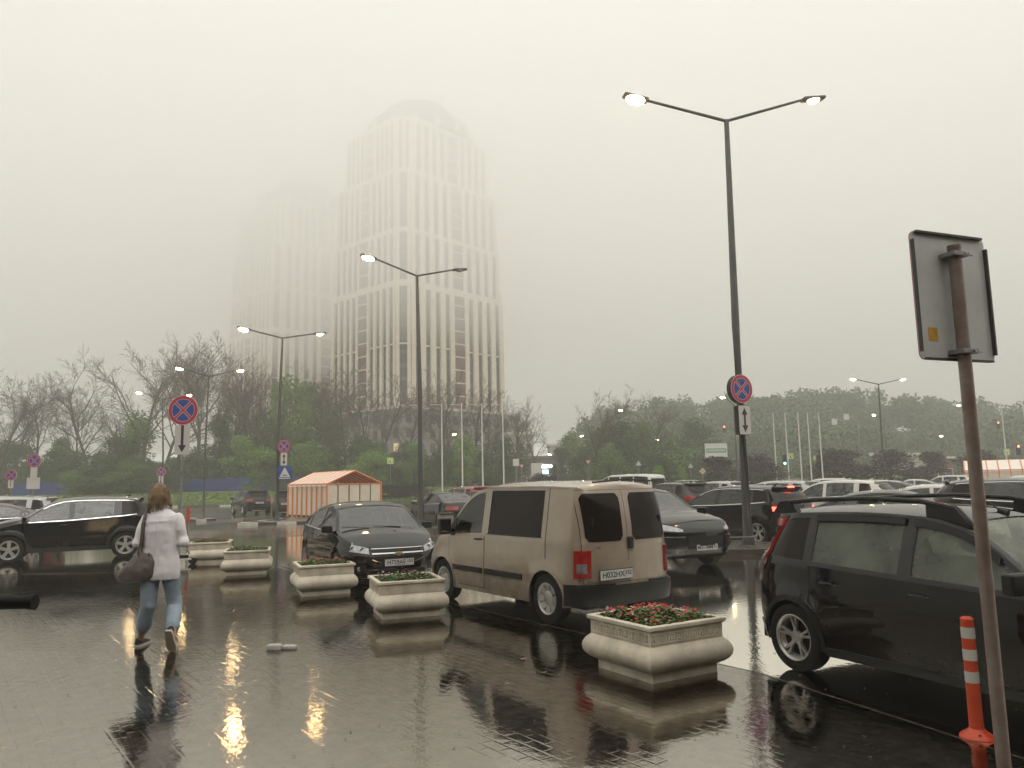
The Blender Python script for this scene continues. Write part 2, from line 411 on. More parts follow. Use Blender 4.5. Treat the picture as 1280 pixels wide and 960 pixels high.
    def seats(s, root, x0=.25, z=.45, front=(0,)):
        for (x, ys) in ((x0, (-.37, .37)), (x0-.85, (-.4, .4))):
            for y in ys:
                st = MB(); st.box((x-.25, y-.23, z-.1), (x+.25, y+.23, z+.05)); A = Matrix.Translation((x-.22, y, z)) @ Matrix.Rotation(-.3, 4, 'Y')
                st.box((-.06, -.22, 0), (.06, .22, .56), A)
                o = st.build('seat', M_SEAT, root, smooth=True, bevel=.04, seg=3)
                h_ = MB(); h_.box((-.045, -.13, .62), (.05, .13, .82), A); hd = h_.build('headrest', M_SEAT, o, smooth=True, bevel=.045, seg=4)
                MB().tube([A @ Vector((0, -.06, .5)), A @ Vector((0, -.06, .66))], .006, 6).tube([A @ Vector((0, .06, .5)), A @ Vector((0, .06, .66))], .006, 6).build('headrest_post', M_CHROME, o)
        MB().box((x0+.55, -.66, .55), (x0+.95, .66, s.bl(.8)-.03)).build('dashboard', M_SEAT, root, smooth=True, bevel=.05)
        sw = MB(); A = Matrix.Translation((x0+.42, .37, .84)) @ Matrix.Rotation(-1.1, 4, 'Y')
        sw.lathe([(.18, 0), (.192, .012), (.204, 0), (.192, -.012)], 20, A, close=True); sw.box((-.18, -.02, -.008), (.18, .02, .008), A); sw.build('steering_wheel', M_BLACK, root, smooth=True)

_wh = {}
def wheel_meshes(R, W, rr, n, style):
    k = (R, W, rr, n, style)
    if k in _wh: return _wh[k]
    A = Matrix.Rotation(math.pi/2, 4, 'X')
    t = MB(); h = W/2
    t.lathe([(rr-.02, -h*.8), (rr, -h*.9), (rr+.02, -h), (R-.03, -h), (R-.008, -h*.86), (R, -h*.6), (R, h*.6), (R-.008, h*.86), (R-.03, h), (rr+.02, h), (rr, h*.9), (rr-.02, h*.8)], 40, A)
    t.lathe([(.001, -h*.2), (rr, -h*.2)], 24, A); t.lathe([(.001, h*.2), (rr, h*.2)], 24, A)
    tm = t.mesh('tyre', True, angle=.7); tm.materials.append(M_RUBBER)
    r = MB(); r.lathe([(rr-.03, h*.3), (rr-.022, h*.8), (rr-.004, h*.86), (rr+.004, h*.98), (rr-.004, h*1.0), (rr-.014, h*.9), (rr-.045, h*.25)], 40, A)
    r.lathe([(.001, h*.66), (.028, h*.66), (.032, h*.6), (.06, h*.58), (.066, h*.4)], 20, A)
    yy = h*.62
    def sp(a, w0, w1, r0=.045, r1=rr-.016, d=.03, sk=0):
        c = [(r0, -w0), (r1, -w1), (r1, w1), (r0, w0)]; P = []
        for (q, o) in c:
            x, z = q, o+(sk if q == r1 else 0); P.append((x*math.cos(a)-z*math.sin(a), x*math.sin(a)+z*math.cos(a)))
        e = [yy, h*.84, h*.84, yy]
        vs = [(p[0], -e[i], p[1]) for i, p in enumerate(P)]+[(p[0], -e[i]+d, p[1]) for i, p in enumerate(P)]
        r.add(vs, [(0, 1, 2, 3), (4, 5, 6, 7), (0, 1, 5, 4), (1, 2, 6, 5), (2, 3, 7, 6), (3, 0, 4, 7)])
    for i in range(n):
        a = 2*math.pi*i/n+math.pi/2
        if style == 'five': sp(a, .034, .046)
        elif style == 'double': sp(a, .016, .012, sk=.045); sp(a, .016, .012, sk=-.045)
        elif style == 'y': sp(a, .014, .010, sk=.032); sp(a, .014, .010, sk=-.032); sp(a, .02, .012, .04, .12)
        elif style == 'cap': sp(a, .03, .05)
    if style == 'cap':
        r.lathe([(.001, h*.8), (.05, h*.78), (.085, h*.74), (.10, h*.66)], 24, A)
    rm = r.mesh('rim', True, angle=.5); rm.materials.append(M_ALLOY)
    _wh[k] = (tm, rm); return tm, rm
def wheels(car, root, rr=.2, n=5, style='five', W=.2, steer=0):
    tm, rm = wheel_meshes(car.R, W, rr, n, style)
    for a in (-car.wb/2, car.wb/2):
        for sg in (-1, 1):
            rz = (steer if a > 0 else 0)+(0 if sg < 0 else math.pi)
            o = link('wheel', tm, root, None, (a, sg*(car.W-W/2-.01), car.R), (0, 0, rz)); link('rim', rm, o)

def rounded(a0, a1, z0, z1, r):                                  # lo / hi of a rounded rectangle over [a0, a1]
    def c(a):
        d = min(a-a0, a1-a); return r-math.sqrt(max(0, r*r-(r-max(0, d))**2)) if d < r else 0
    return (lambda a: z0+c(a)), (lambda a: z1-c(a))
def place(root, p, h, z=0):
    root.location = (p[0], p[1], z); root.rotation_euler = (0, 0, math.atan2(h[1], h[0])); root.scale = (CS, CS, CS)
# ---------------------------------------------------------------- the kinds of car
P_BLACK = paint('paint_black', (.006, .005, .0055)); P_BEIGE = paint('paint_beige', (.36, .29, .22), .35, .25, .12)
P_GRAPH = paint('paint_graphite', (.02, .02, .021)); P_WHITE = paint('paint_white', (.62, .61, .57), .3, 0)
P_SILVER = paint('paint_silver', (.36, .36, .36), .3, .7); P_RED = paint('paint_red', (.26, .015, .02)); P_BROWN = paint('paint_brown', (.045, .033, .03))
P_DRED = paint('paint_wine', (.07, .012, .014)); P_GREY = paint('paint_grey', (.11, .115, .12))
def ell(y0, y1, z0, z1):                                         # lo/hi of an ellipse-like lamp
    c, h, zc, zh = (y0+y1)/2, (y1-y0)/2, (z0+z1)/2, (z1-z0)/2
    f = lambda y: zh*max(.05, (1-abs((y-c)/h)**2.6))**.5
    return (lambda y: zc-f(y)), (lambda y: zc+f(y))
def hatch():
    root = empty('parked_car')
    c = Car(ur=-1.93, uf=1.97, W=.845, wb=2.47, R=.305, gap=.045, sill=.21, flare=.02,
            top=[(-1.93, 1.40), (-1.75, 1.455), (-1.2, 1.50), (-.5, 1.52), (.05, 1.50), (.4, 1.43), (1.1, 1.03), (1.5, .96), (1.8, .86), (1.97, .70)],
            belt=[(-1.93, 1.02), (-1.2, .985), (0, .94), (1.1, .90), (1.97, .68)],
            rear=[(.2, .1), (.45, 0), (.75, .01), (.95, .06), (1.2, .26), (1.45, .50)], front=[(.2, .12), (.45, 0), (.6, .01), (.75, .1), (.9, .25)],
            wins=[(-1.80, -1.08), (-.98, -.10), (.02, .98)], wshield=(.40, 1.06), rglass=None, priv=(0,))
    b = c.build(root, P_BLACK, M_MIST_SKY, M_MIST_SKY)
    c.doors(root, P_BLACK, [(-1.0, -.03, -.86), (-.03, .95, .02)], .84)
    lo, hi = rounded(-.52, .52, 1.06, 1.36, .06); c.endp('rear_window', M_DGLASS, root, False, -.52, .52, lo, hi)
    # rear lamps: tall, running up the rear corner pillar
    for sg in (-1, 1):
        pr = lambda z, t, sg=sg: c.side(-1.93+.012+t, z, sg)
        zlo = .86
        def tail(z, t, sg=sg): return c.side(-1.915+t*.30, z, sg)
        c.patch('tail_lamp', M_RED, root, tail, .76, 1.40, .02, lambda z: .45+.5*(z-.76)/.24 if z < 1.0 else .95-(z-1.0)*1.3, .016, (-.5, sg, .1), 12, 3, .03)
        c.patch('reversing_lamp', M_HEAD, root, tail, .88, 1.04, .38, lambda z: .82, .024, (-.5, sg, .1), 3, 3, .02)
    c.plate(root, False, .78, ('K261OT', '152'))
    c.endp('bumper', M_BLACK, root, False, -.78, .78, .24, .40, .02, 14, 3)
    for sg in (-1, 1):
        c.arch('wheel_arch_trim', M_BLACK, root, -c.wb/2, sg, c.Ra-.012, c.Ra+.035); c.arch('wheel_arch_trim', M_BLACK, root, c.wb/2, sg, c.Ra-.012, c.Ra+.035)
        c.sidep('sill_trim', M_BLACK, root, sg, -c.wb/2+c.Ra+.03, c.wb/2-c.Ra-.03, c.sill, c.sill+.075, .012, 8, 2, .02)
        c.sidep('wind_deflector', M_BLACK, root, sg, -.98, -.08, lambda u: c.ze(u)-.085, lambda u: c.ze(u)-.028, .022, 8, 2, .02)
        c.sidep('wind_deflector', M_BLACK, root, sg, 0, .72, lambda u: c.ze(u)-.085, lambda u: c.ze(u)-.028, .022, 8, 2, .02)
        # roof rail with its swept feet
        rl = MB(); y = lambda u: sg*(c.wd(u, c.ze(u))-.07)
        pts = [Vector((u, y(u), c.zt(u)+d)) for u, d in ((-1.58, -.03), (-1.42, .045), (-1.1, .055), (-.5, .058), (0, .055), (.3, .045), (.56, -.08))]
        rl.tube(pts, [.014, .024, .022, .02, .022, .026, .012], 8)
        for u0, u1 in ((-1.6, -1.28), (.12, .56)):
            P = [(u0-.06, -.06), (u0+.08 if u0 < 0 else u0-.06, .056), (u1-.12 if u0 < 0 else u0+.2, .058), (u1, -.06 if u0 < 0 else -.11)]
            vs = [(u, y(u)+q, c.zt(u)+d) for q in (-.035, .03) for u, d in P]; rl.add(vs, [(0, 1, 2, 3), (7, 6, 5, 4), (0, 4, 5, 1), (1, 5, 6, 2), (2, 6, 7, 3), (3, 7, 4, 0)])
        rl.build('roof_rail', M_BLACK, root, smooth=True, angle=.5)
        c.endp('headlight', M_HEAD, root, True, sg*.42 if sg > 0 else -.80, .80 if sg > 0 else -.42, *ell(sg*.42 if sg > 0 else -.80, .80 if sg > 0 else -.42, .6, .78))
    c.endp('grille', M_BLACK, root, True, -.38, .38, .55, .68)
    c.plate(root, True, .42, ('K261OT', '152'))
    c.mirror(root, M_BLACK, .93, 1.0); c.seats(root, .2, .5)
    MB().tube([(.3, 0, c.zt(.3)), (.12, 0, c.zt(.3)+.12)], [.008, .003], 6).tube([(.34, 0, c.zt(.3)-.005), (.26, 0, c.zt(.3)+.02)], [.025, .012], 8).build('antenna', M_BLACK, root, smooth=True)
    wheels(c, root, .205, 5, 'y', .19, R_(-8))
    return root, c
def van():
    root = empty('parked_van')
    c = Car(ur=-2.05, uf=2.08, W=.85, wb=2.69, R=.31, gap=.05, sill=.23, tum=.16, dr=.07, p=14, q=3.2, bow=.02,
            top=[(-2.05, 1.73), (-1.9, 1.765), (-1, 1.79), (0, 1.79), (.45, 1.73), (.72, 1.60), (1.28, 1.14), (1.65, 1.03), (1.95, .88), (2.08, .72)],
            belt=[(-2.05, 1.04), (.3, 1.03), (1.2, .99), (2.08, .70)],
            rear=[(.2, .06), (.4, 0), (.6, .02), (1.0, .02), (1.2, .03), (1.5, .07), (1.75, .15)], front=[(.2, .12), (.5, 0), (.65, .03), (.8, .15), (1, .35)],
            wins=[(-1.24, .05), (.22, 1.12)], wshield=(.62, 1.22), rglass=None, priv=(0,))
    c.build(root, P_BEIGE, M_GLASS, M_GLASS)
    c.doors(root, P_BEIGE, [(.14, 1.16, .2)], .98, M_BLACK)
    for sg in (-1, 1):
        for a, b in ((-1.34, .14),):
            c.sidep('door_seam', M_UNDER, root, sg, a-.007, a+.006, .80, lambda u: c.ze(u)-.02, .002, 1, 8, .003)
        c.sidep('window_trim', M_BLACK, root, sg, -1.26, .08, lambda u: c.bl(u)+.022, lambda u: c.bl(u)+.035, .003, 8, 1, .006)
        # rub strips along the doors, in two lengths
        c.sidep('rub_strip', M_BLACK, root, sg, .18, 1.0, .50, .575, .018, 8, 2, .02)
        c.sidep('rub_strip', M_BLACK, root, sg, -.82, .12, .50, .575, .018, 8, 2, .02)
        c.sidep('roof_gutter', P_BEIGE, root, sg, -1.9, .2, lambda u: c.ze(u)-.012, lambda u: c.ze(u)+.004, .012, 10, 1, .012)
        # rear corner bumper
        c.sidep('bumper_corner', M_BLACK, root, sg, -2.045, -1.345-c.Ra-.012, .27, .52, .022, 8, 4, .03)
        c.arch('wheel_arch_trim', P_BEIGE, root, -c.wb/2, sg, c.Ra-.006, c.Ra+.03, .01); c.arch('wheel_arch_trim', P_BEIGE, root, c.wb/2, sg, c.Ra-.006, c.Ra+.03, .01)
        c.sidep('pillar_trim', M_BLACK, root, sg, .98, 1.13, lambda u: c.bl(u)+.0, lambda u: c.ze(u)-.01, .004, 3, 2, .006)
        def tl(z, t, sg=sg): return c.side(-1.985+t*.13, z, sg)
        tlo = c.patch('tail_lamp', M_RED, root, tl, .60, .93, -.02, 1, .024, (-.6, sg, 0), 6, 4, .04)
        c.patch('reversing_lamp', M_HEAD, tlo, tl, .66, .77, .15, .75, .029, (-.6, sg, 0), 3, 3, .02)
        c.endp('headlight', M_HEAD, root, True, .45 if sg > 0 else -.82, .82 if sg > 0 else -.45, .68, .88)
    c.endp('bumper', M_BLACK, root, False, -.83, .83, .27, .50, .05, 20, 4, .06)
    # two unequal rear doors with dark windows
    for (y0, y1, w0, w1) in ((.06, .70, .13, .66), (-.70, .052, -.65, -.03)):
        c.endp('door_seam', M_UNDER, root, False, y0-.006, y1+.006, .53, 1.665, .004, 10, 10, .004)
        d = c.endp('rear_door', P_BEIGE, root, False, y0, y1, .535, 1.66, .007, 10, 10, .006)
        lo, hi = rounded(w0, w1, 1.03, 1.62, .06); c.endp('window', M_DGLASS, d, False, w0, w1, lo, hi, .012, 14, 5, .006)
    lo, hi = rounded(.12, .70, .52, .84, .03)
    hd = MB(); p = c.end(.03, 1.0, False); hd.box((-.03, -.045, -.075), (.0, .045, .075)); hd.build('door_handle', M_BLACK, root, smooth=True, bevel=.012, loc=(p.x-.008, .02, 1.0))
    c.endp('plate_recess', P_BEIGE, root, False, .04, .66, .56, .79, .02, 8, 3, .015)
    c.plate(root, False, .63, ('H032HX', '152'), y=.29, px=.05)
    q = c.end(.3, .9, False)
    for s_, y, z in (('PARTNER', .52, .955), ('TEPEE', -.5, .985)):
        pt = c.end(y, z, False); l = link('badge', text_mesh(s_, .045, .001), root, M_CHROME); l.matrix_local = Matrix.Translation((pt.x-.014, y, z)) @ Matrix.Rotation(-math.pi/2, 4, 'Z') @ Matrix.Rotation(math.pi/2, 4, 'X')
    hg = MB(); pt = c.side(-1.98, 1.28, 1)
    for sg in (-1, 1):
        pt = c.side(-1.99, 1.27, sg); MB().box((-.03, -.012, -.05), (.03, .012, .05)).build('hinge', M_BLACK, root, bevel=.006, loc=(pt.x, pt.y, pt.z))
    mb = MB(); mb.tube([(-1.98, -.55, 1.76), (-1.99, 0, 1.79), (-1.98, .55, 1.76)], .012, 6); mb.build('roof_seal', M_BLACK, root, smooth=True)
    c.mirror(root, M_BLACK, 1.05, 1.12, out=.22, size=(.10, .2, .24)); c.seats(root, .35, .62)
    MB().tube([(-1.9, .45, .25), (-2.06, .45, .24)], .025, 10).build('exhaust', M_ALLOY, root)
    wheels(c, root, .195, 8, 'cap', .18)
    return root, c
def sedan(name='parked_car', front='bowtie', body=P_BLACK):
    root = empty(name)
    c = Car(ur=-2.25, uf=2.25, W=.89, wb=2.685, R=.315, gap=.05, sill=.19, tum=.42, p=7, q=3,
            top=[(-2.25, .93), (-2.1, 1.04), (-1.75, 1.09), (-1.5, 1.12), (-1.1, 1.28), (-.65, 1.42), (-.1, 1.475), (.25, 1.465), (.6, 1.38), (1.28, 1.0), (1.75, .90), (2.1, .76), (2.25, .62)],
            belt=[(-2.25, .92), (-1.4, .99), (.5, .93), (1.28, .90), (2.25, .62)],
            rear=[(.2, .12), (.45, 0), (.75, .02), (.95, .08), (1.05, .12)], front=[(.2, .1), (.35, 0), (.55, .02), (.7, .10), (.85, .22)],
            wins=[(-1.30, -1.02), (-.95, -.08), (.02, 1.12)], wshield=(.56, 1.24), rglass=(-1.42, -.72), priv=None)
    c.build(root, body, M_GLASS, M_WIND)
    c.doors(root, body, [(-1.0, -.03, -.85), (-.03, 1.05, .05)], .85)
    for sg in (-1, 1):
        y0, y1 = sorted((sg*.50, sg*.86))
        def hi(y, sg=sg): return .70+.10*(abs(y)-.5)/.36
        def lo(y, sg=sg): return .60+.06*(abs(y)-.5)/.36
        h_ = c.endp('headlight', M_HEAD, root, True, y0, y1, lo, hi, .01, 12, 4, .02)
        for k, yy in enumerate((.60, .74)):
            p = c.end(sg*yy, .68+.015*k, True); MB().lathe([(.001, .0), (.034, .004), (.04, .014), (.044, .01)], 16, Matrix.Rotation(math.pi/2, 4, 'Y')).build('lamp_lens', M_CHROME, h_, smooth=True, loc=(p.x+.008, p.y, p.z))
        y0, y1 = sorted((sg*.45, sg*.87)); c.endp('tail_lamp', M_RED, root, False, y0, y1, lambda y: .74, lambda y: .90-.03*(.87-abs(y)), .01, 10, 3, .02)
        y0, y1 = sorted((sg*.56, sg*.80)); fo = c.endp('fog_lamp_bezel', M_BLACK, root, True, y0, y1, lambda y: .30, lambda y: .42+.09*(abs(y)-.56)/.24, .008, 6, 3, .02)
        p = c.end(sg*.66, .36, True); MB().lathe([(.001, .012), (.035, .008), (.042, 0)], 16, Matrix.Rotation(math.pi/2, 4, 'Y')).build('fog_lamp', M_HEAD, fo, smooth=True, loc=(p.x+.008, p.y, p.z))
        c.sidep('window_chrome', M_CHROME, root, sg, -1.3, 1.1, lambda u: c.bl(u)+.004, lambda u: c.bl(u)+.018, .006, 16, 1, .008)
    g = c.endp('grille', M_BLACK, root, True, -.44, .44, lambda y: .42+.09*(abs(y)/.44)**2, lambda y: .585-.0*abs(y), .012, 12, 4, .02)
    g2 = c.endp('grille', M_BLACK, root, True, -.43, .43, .62, lambda y: .675+.0*y, .012, 12, 2, .02)
    for z in (.46, .50, .54): c.endp('grille_bar', M_UNDER, g, True, -.40, .40, z, z+.008, .02, 8, 1, .01)
    for (a, b) in ((.592, .613), (.678, .69)): c.endp('grille_bar', M_CHROME, root, True, -.46, .46, a, b, .022, 12, 1, .02)
    c.endp('grille_bar', M_CHROME, root, True, -.46, .46, lambda y: .405+.10*(abs(y)/.46)**2, lambda y: .42+.10*(abs(y)/.46)**2, .02, 12, 1, .02)
    c.endp('air_intake', M_UNDER, root, True, -.5, .5, .23, .33, .008, 10, 2); c.endp('bumper_trim', M_CHROME, root, True, -.7, .7, .205, .218, .02, 12, 1)
    if front == 'bowtie':
        p = c.end(0, .60, True); B = [(-.085, -.018), (-.03, -.018), (-.024, -.034), (.024, -.034), (.03, -.018), (.085, -.018), (.073, .018), (.03, .018), (.024, .034), (-.024, .034), (-.03, .018), (-.073, .018)]
        MB().prism(B, .012, Matrix.Translation((p.x+.02, 0, .60)) @ Matrix.Rotation(math.pi/2, 4, 'Z') @ Matrix.Rotation(math.pi/2, 4, 'X')).build('emblem', mat('gold_emblem', (.6, .42, .14), .3, .8), root)
    c.plate(root, True, .455, ('H729AE', '152')); c.plate(root, False, .62, ('C415KT', '52'))
    rr = MB()
    for sg in (-1, 1): rr.tube([(u, sg*(c.wd(u, c.ze(u))-.10), c.zt(u)+d) for u, d in ((-.75, -.05), (-.6, .0), (0, .012), (.3, .0), (.42, -.05))], .012, 6)
    c.mirror(root, M_BLACK, 1.0, .98, out=.13, size=(.11, .19, .13)); c.seats(root, .2, .48)
    for k, y in enumerate((.35, -.25)): MB().tube([(1.27, y, c.zt(1.27)+.005), (1.2, y-.5, c.zt(1.2)+.008)], .008, 6).build('wiper', M_BLACK, root)
    MB().tube([(-.72, 0, c.zt(-.72)-.01), (-.84, 0, c.zt(-.8)+.06)], [.022, .006], 6).build('antenna', M_BLACK, root, smooth=True)
    wheels(c, root, .215, 5, 'double', .2)
    return root, c
def suv(body=P_BLACK, lit=False, rails=True, chrome=True, H=1.64, L=4.4, W=.91, rim=('five', 5), plate=('A154BE', '152'), hi_belt=0, name='parked_car', front='plain', mist=False):
    root = empty(name); h = L/2; k = H-1.64
    c = Car(ur=-h+.02, uf=h-.02, W=W, wb=L*.6, R=.345, gap=.055, sill=.26, tum=.38, p=8, q=3.2, flare=.03,
            top=[(-h+.02, 1.50+k), (-h+.25, 1.57+k), (-1.2, 1.62+k), (-.4, 1.64+k), (.1, 1.62+k), (.4, 1.55+k), (1.12, 1.15), (1.5, 1.08), (h-.25, .98), (h-.02, .80)],
            belt=[(-h, 1.16+hi_belt), (-1.2, 1.08+hi_belt*.6), (0, 1.02), (1.12, .99), (h, .76)],
            rear=[(.2, .16), (.5, 0), (.8, .01), (1.05, .06), (1.3, .25), (1.55+k, .50)], front=[(.2, .14), (.5, 0), (.75, .02), (.9, .10), (1.0, .2)],
            wins=[(-1.72, -1.20), (-1.02, -.08), (.03, 1.0)], wshield=(.42, 1.08), rglass=None, priv=(0,))
    c.build(root, body, M_MIST_SKY if mist else M_GLASS, M_WIND)
    c.doors(root, body, [(-1.08, -.02, -.9), (-.02, 1.0, .05)], .93, M_CHROME if chrome == 'handles' else body)
    lo, hi = rounded(-.58, .58, 1.16+hi_belt*.8, 1.46+k, .06); rw = c.endp('rear_window', M_DGLASS, root, False, -.58, .58, lo, hi)
    c.endp('spoiler', body, root, False, -.60, .60, 1.49+k, 1.53+k, .10, 10, 2, .12)
    if lit: c.endp('brake_lamp', M_REDLIT, root, False, -.14, .14, 1.475+k, 1.50+k, .115, 4, 1, .02)
    c.endp('bumper', M_BLACK, root, False, -.86, .86, .27, .48, .018, 14, 3, .03)
    c.endp('skid_plate', M_ALLOY, root, False, -.45, .45, .27, .33, .03, 8, 1, .02)
    c.endp('tailgate_seam', M_UNDER, root, False, -.66, .66, .60, .606, .003, 10, 1, .004)
    for sg in (-1, 1):
        def tl(z, t, sg=sg): return c.side(c.ur+.10+t*.26, z, sg)
        t_ = c.patch('tail_lamp', M_RED, root, tl, .88, 1.06, -.01, lambda z: .75+.25*(z-.88)/.18, .012, (-.7, sg, 0), 5, 5, .02)
        y0, y1 = sorted((sg*.46, sg*.83)); c.endp('tail_lamp', M_RED, root, False, y0, y1, .90, 1.04, .012, 8, 3, .02)
        if lit:
            y0, y1 = sorted((sg*.52, sg*.82)); c.endp('brake_lamp', M_REDLIT, t_, False, y0, y1, .90, 1.01, .02, 6, 2, .02)
        y0, y1 = sorted((sg*.50, sg*.87)); c.endp('headlight', M_HEAD, root, True, y0, y1, lambda y: .74+.05*(abs(y)-.5)/.37, lambda y: .84+.08*(abs(y)-.5)/.37, .01, 10, 4, .02)
        c.arch('wheel_arch_trim', M_BLACK, root, -c.wb/2, sg, c.Ra-.01, c.Ra+.055); c.arch('wheel_arch_trim', M_BLACK, root, c.wb/2, sg, c.Ra-.01, c.Ra+.055)
        c.sidep('sill_trim', M_BLACK, root, sg, -c.wb/2+c.Ra+.05, c.wb/2-c.Ra-.05, c.sill, c.sill+.10, .014, 8, 2, .02)
        if chrome:
            c.sidep('window_chrome', M_CHROME, root, sg, -1.62, 1.0, lambda u: c.bl(u)+.006, lambda u: c.bl(u)+.026, .008, 16, 1, .008)
        if chrome == True: c.sidep('window_chrome', M_CHROME, root, sg, -1.66, .62, lambda u: c.ze(u)-.045, lambda u: c.ze(u)-.028, .006, 16, 1, .008)
        if rails:
            y = lambda u: sg*(c.wd(u, c.ze(u))-.06)
            MB().tube([Vector((u, y(u), c.zt(u)+d)) for u, d in ((-1.6, -.05), (-1.45, .03), (-.6, .035), (.1, .035), (.3, -.05))], .02, 8).build('roof_rail', M_BLACK, root, smooth=True)
    c.endp('grille', M_BLACK, root, True, -.46, .46, .64, lambda y: .80, .012, 10, 3, .02)
    for z in (.68, .74): c.endp('grille_bar', M_CHROME, root, True, -.42, .42, z, z+.012, .02, 8, 1, .015)
    c.endp('air_intake', M_UNDER, root, True, -.55, .55, .32, .50, .008, 10, 2)
    pe = c.end(0, 1.0, False); MB().lathe([(.001, .012), (.05, .01), (.055, 0)], 20, Matrix.Translation((pe.x-.008, 0, 1.04)) @ Matrix.Rotation(-math.pi/2, 4, 'Y')).build('emblem', M_CHROME, root, smooth=True)
    c.plate(root, False, .80, plate); c.plate(root, True, .45, plate)
    c.mirror(root, body, 1.0, 1.06, out=.22, size=(.11, .2, .16)); c.seats(root, .2, .6)
    MB().tube([(-1.3, 0, c.zt(-1.3)-.01), (-1.42, 0, c.zt(-1.35)+.06)], [.03, .01], 6).build('antenna', body, root, smooth=True)
    wheels(c, root, .235, rim[1], rim[0], .22)
    return root, c
def coupe_suv():                                                # wide dark sports utility seen from its nose
    root, c = suv(P_BLACK, H=1.62, L=4.75, W=.95, rails=False, chrome=False, plate=('M517MM', '52'), name='parked_car')
    for ch in list(root.children):
        if ch.name.split('.')[0] in ('headlight', 'grille', 'grille_bar', 'air_intake'): bpy.data.objects.remove(ch)
    for sg in (-1, 1):
        y0, y1 = sorted((sg*.52, sg*.88)); h_ = c.endp('headlight', M_HEAD, root, True, y0, y1, lambda y: .76+.02*(abs(y)-.5)/.37, lambda y: .80+.13*(abs(y)-.5)/.37, .01, 10, 4, .02)
        y0, y1 = sorted((sg*.48, sg*.88)); g = c.endp('air_intake', M_BLACK, root, True, y0, y1, .44, .64, .01, 8, 4, .02)
        for z in (.50, .57): c.endp('intake_bar', M_UNDER, g, True, y0+.02, y1-.02, z, z+.015, .02, 6, 1)
        y0, y1 = sorted((sg*.5, sg*.86)); c.endp('running_lamp', M_HEAD, root, True, y0, y1, .655, .672, .02, 8, 1, .02)
    c.endp('grille', M_UNDER, root, True, -.44, .44, .43, .66, .008, 10, 4, .02)
    return root, c
def bus_van():                                                  # white passenger van
    root = empty('parked_van')
    c = Car(ur=-2.6, uf=2.55, W=.98, wb=3.1, R=.34, gap=.06, sill=.3, tum=.14, dr=.10, p=10, q=3, bow=.02,
            top=[(-2.6, 1.98), (-2.4, 2.08), (-1, 2.14), (.9, 2.12), (1.2, 2.02), (1.95, 1.38), (2.2, 1.25), (2.45, 1.05), (2.55, .9)],
            belt=[(-2.6, 1.3), (1.6, 1.25), (2.55, .86)], rear=[(.3, .05), (.5, 0), (1.2, .03), (2.1, .25)], front=[(.3, .1), (.6, 0), (.9, .08), (1.2, .25)],
            wins=[(-2.4, -1.3), (-1.2, -.2), (-.1, .8), (.9, 1.75)], wshield=(1.2, 1.9), rglass=None, priv=(0, 1, 2))
    c.build(root, P_WHITE, M_GLASS, M_GLASS, 1)
    c.doors(root, P_WHITE, [(.85, 1.75, .95)], 1.1, M_BLACK)
    lo, hi = rounded(-.72, .72, 1.35, 1.85, .06); c.endp('rear_window', M_DGLASS, root, False, -.72, .72, lo, hi)
    for sg in (-1, 1):
        y0, y1 = sorted((sg*.74, sg*.93)); c.endp('tail_lamp', M_RED, root, False, y0, y1, 1.0, 1.35, .012, 4, 4)
        y0, y1 = sorted((sg*.5, sg*.88)); c.endp('headlight', M_HEAD, root, True, y0, y1, .8, .98, .012, 6, 3)
    c.endp('bumper', M_BLACK, root, False, -.9, .9, .34, .52, .03, 12, 3); c.plate(root, False, .8, None)
    c.mirror(root, M_BLACK, 1.7, 1.35); wheels(c, root, .21, 5, 'five', .2)
    return root, c
def recolour(root, m):
    for o in [root]+list(root.children_recursive):
        if o.type == 'MESH' and o.material_slots and o.material_slots[0].material in (P_BLACK, P_BEIGE, P_WHITE, P_GRAPH):
            o.material_slots[0].link = 'OBJECT'; o.material_slots[0].material = m
def another(proto, m, p, h, label, group=None, cat='car', z=0):
    r = copy_tree(proto); place(r, p, h, z); tag(r, label, cat)
    if group: r['group'] = group
    if m: recolour(r, m)
    return r
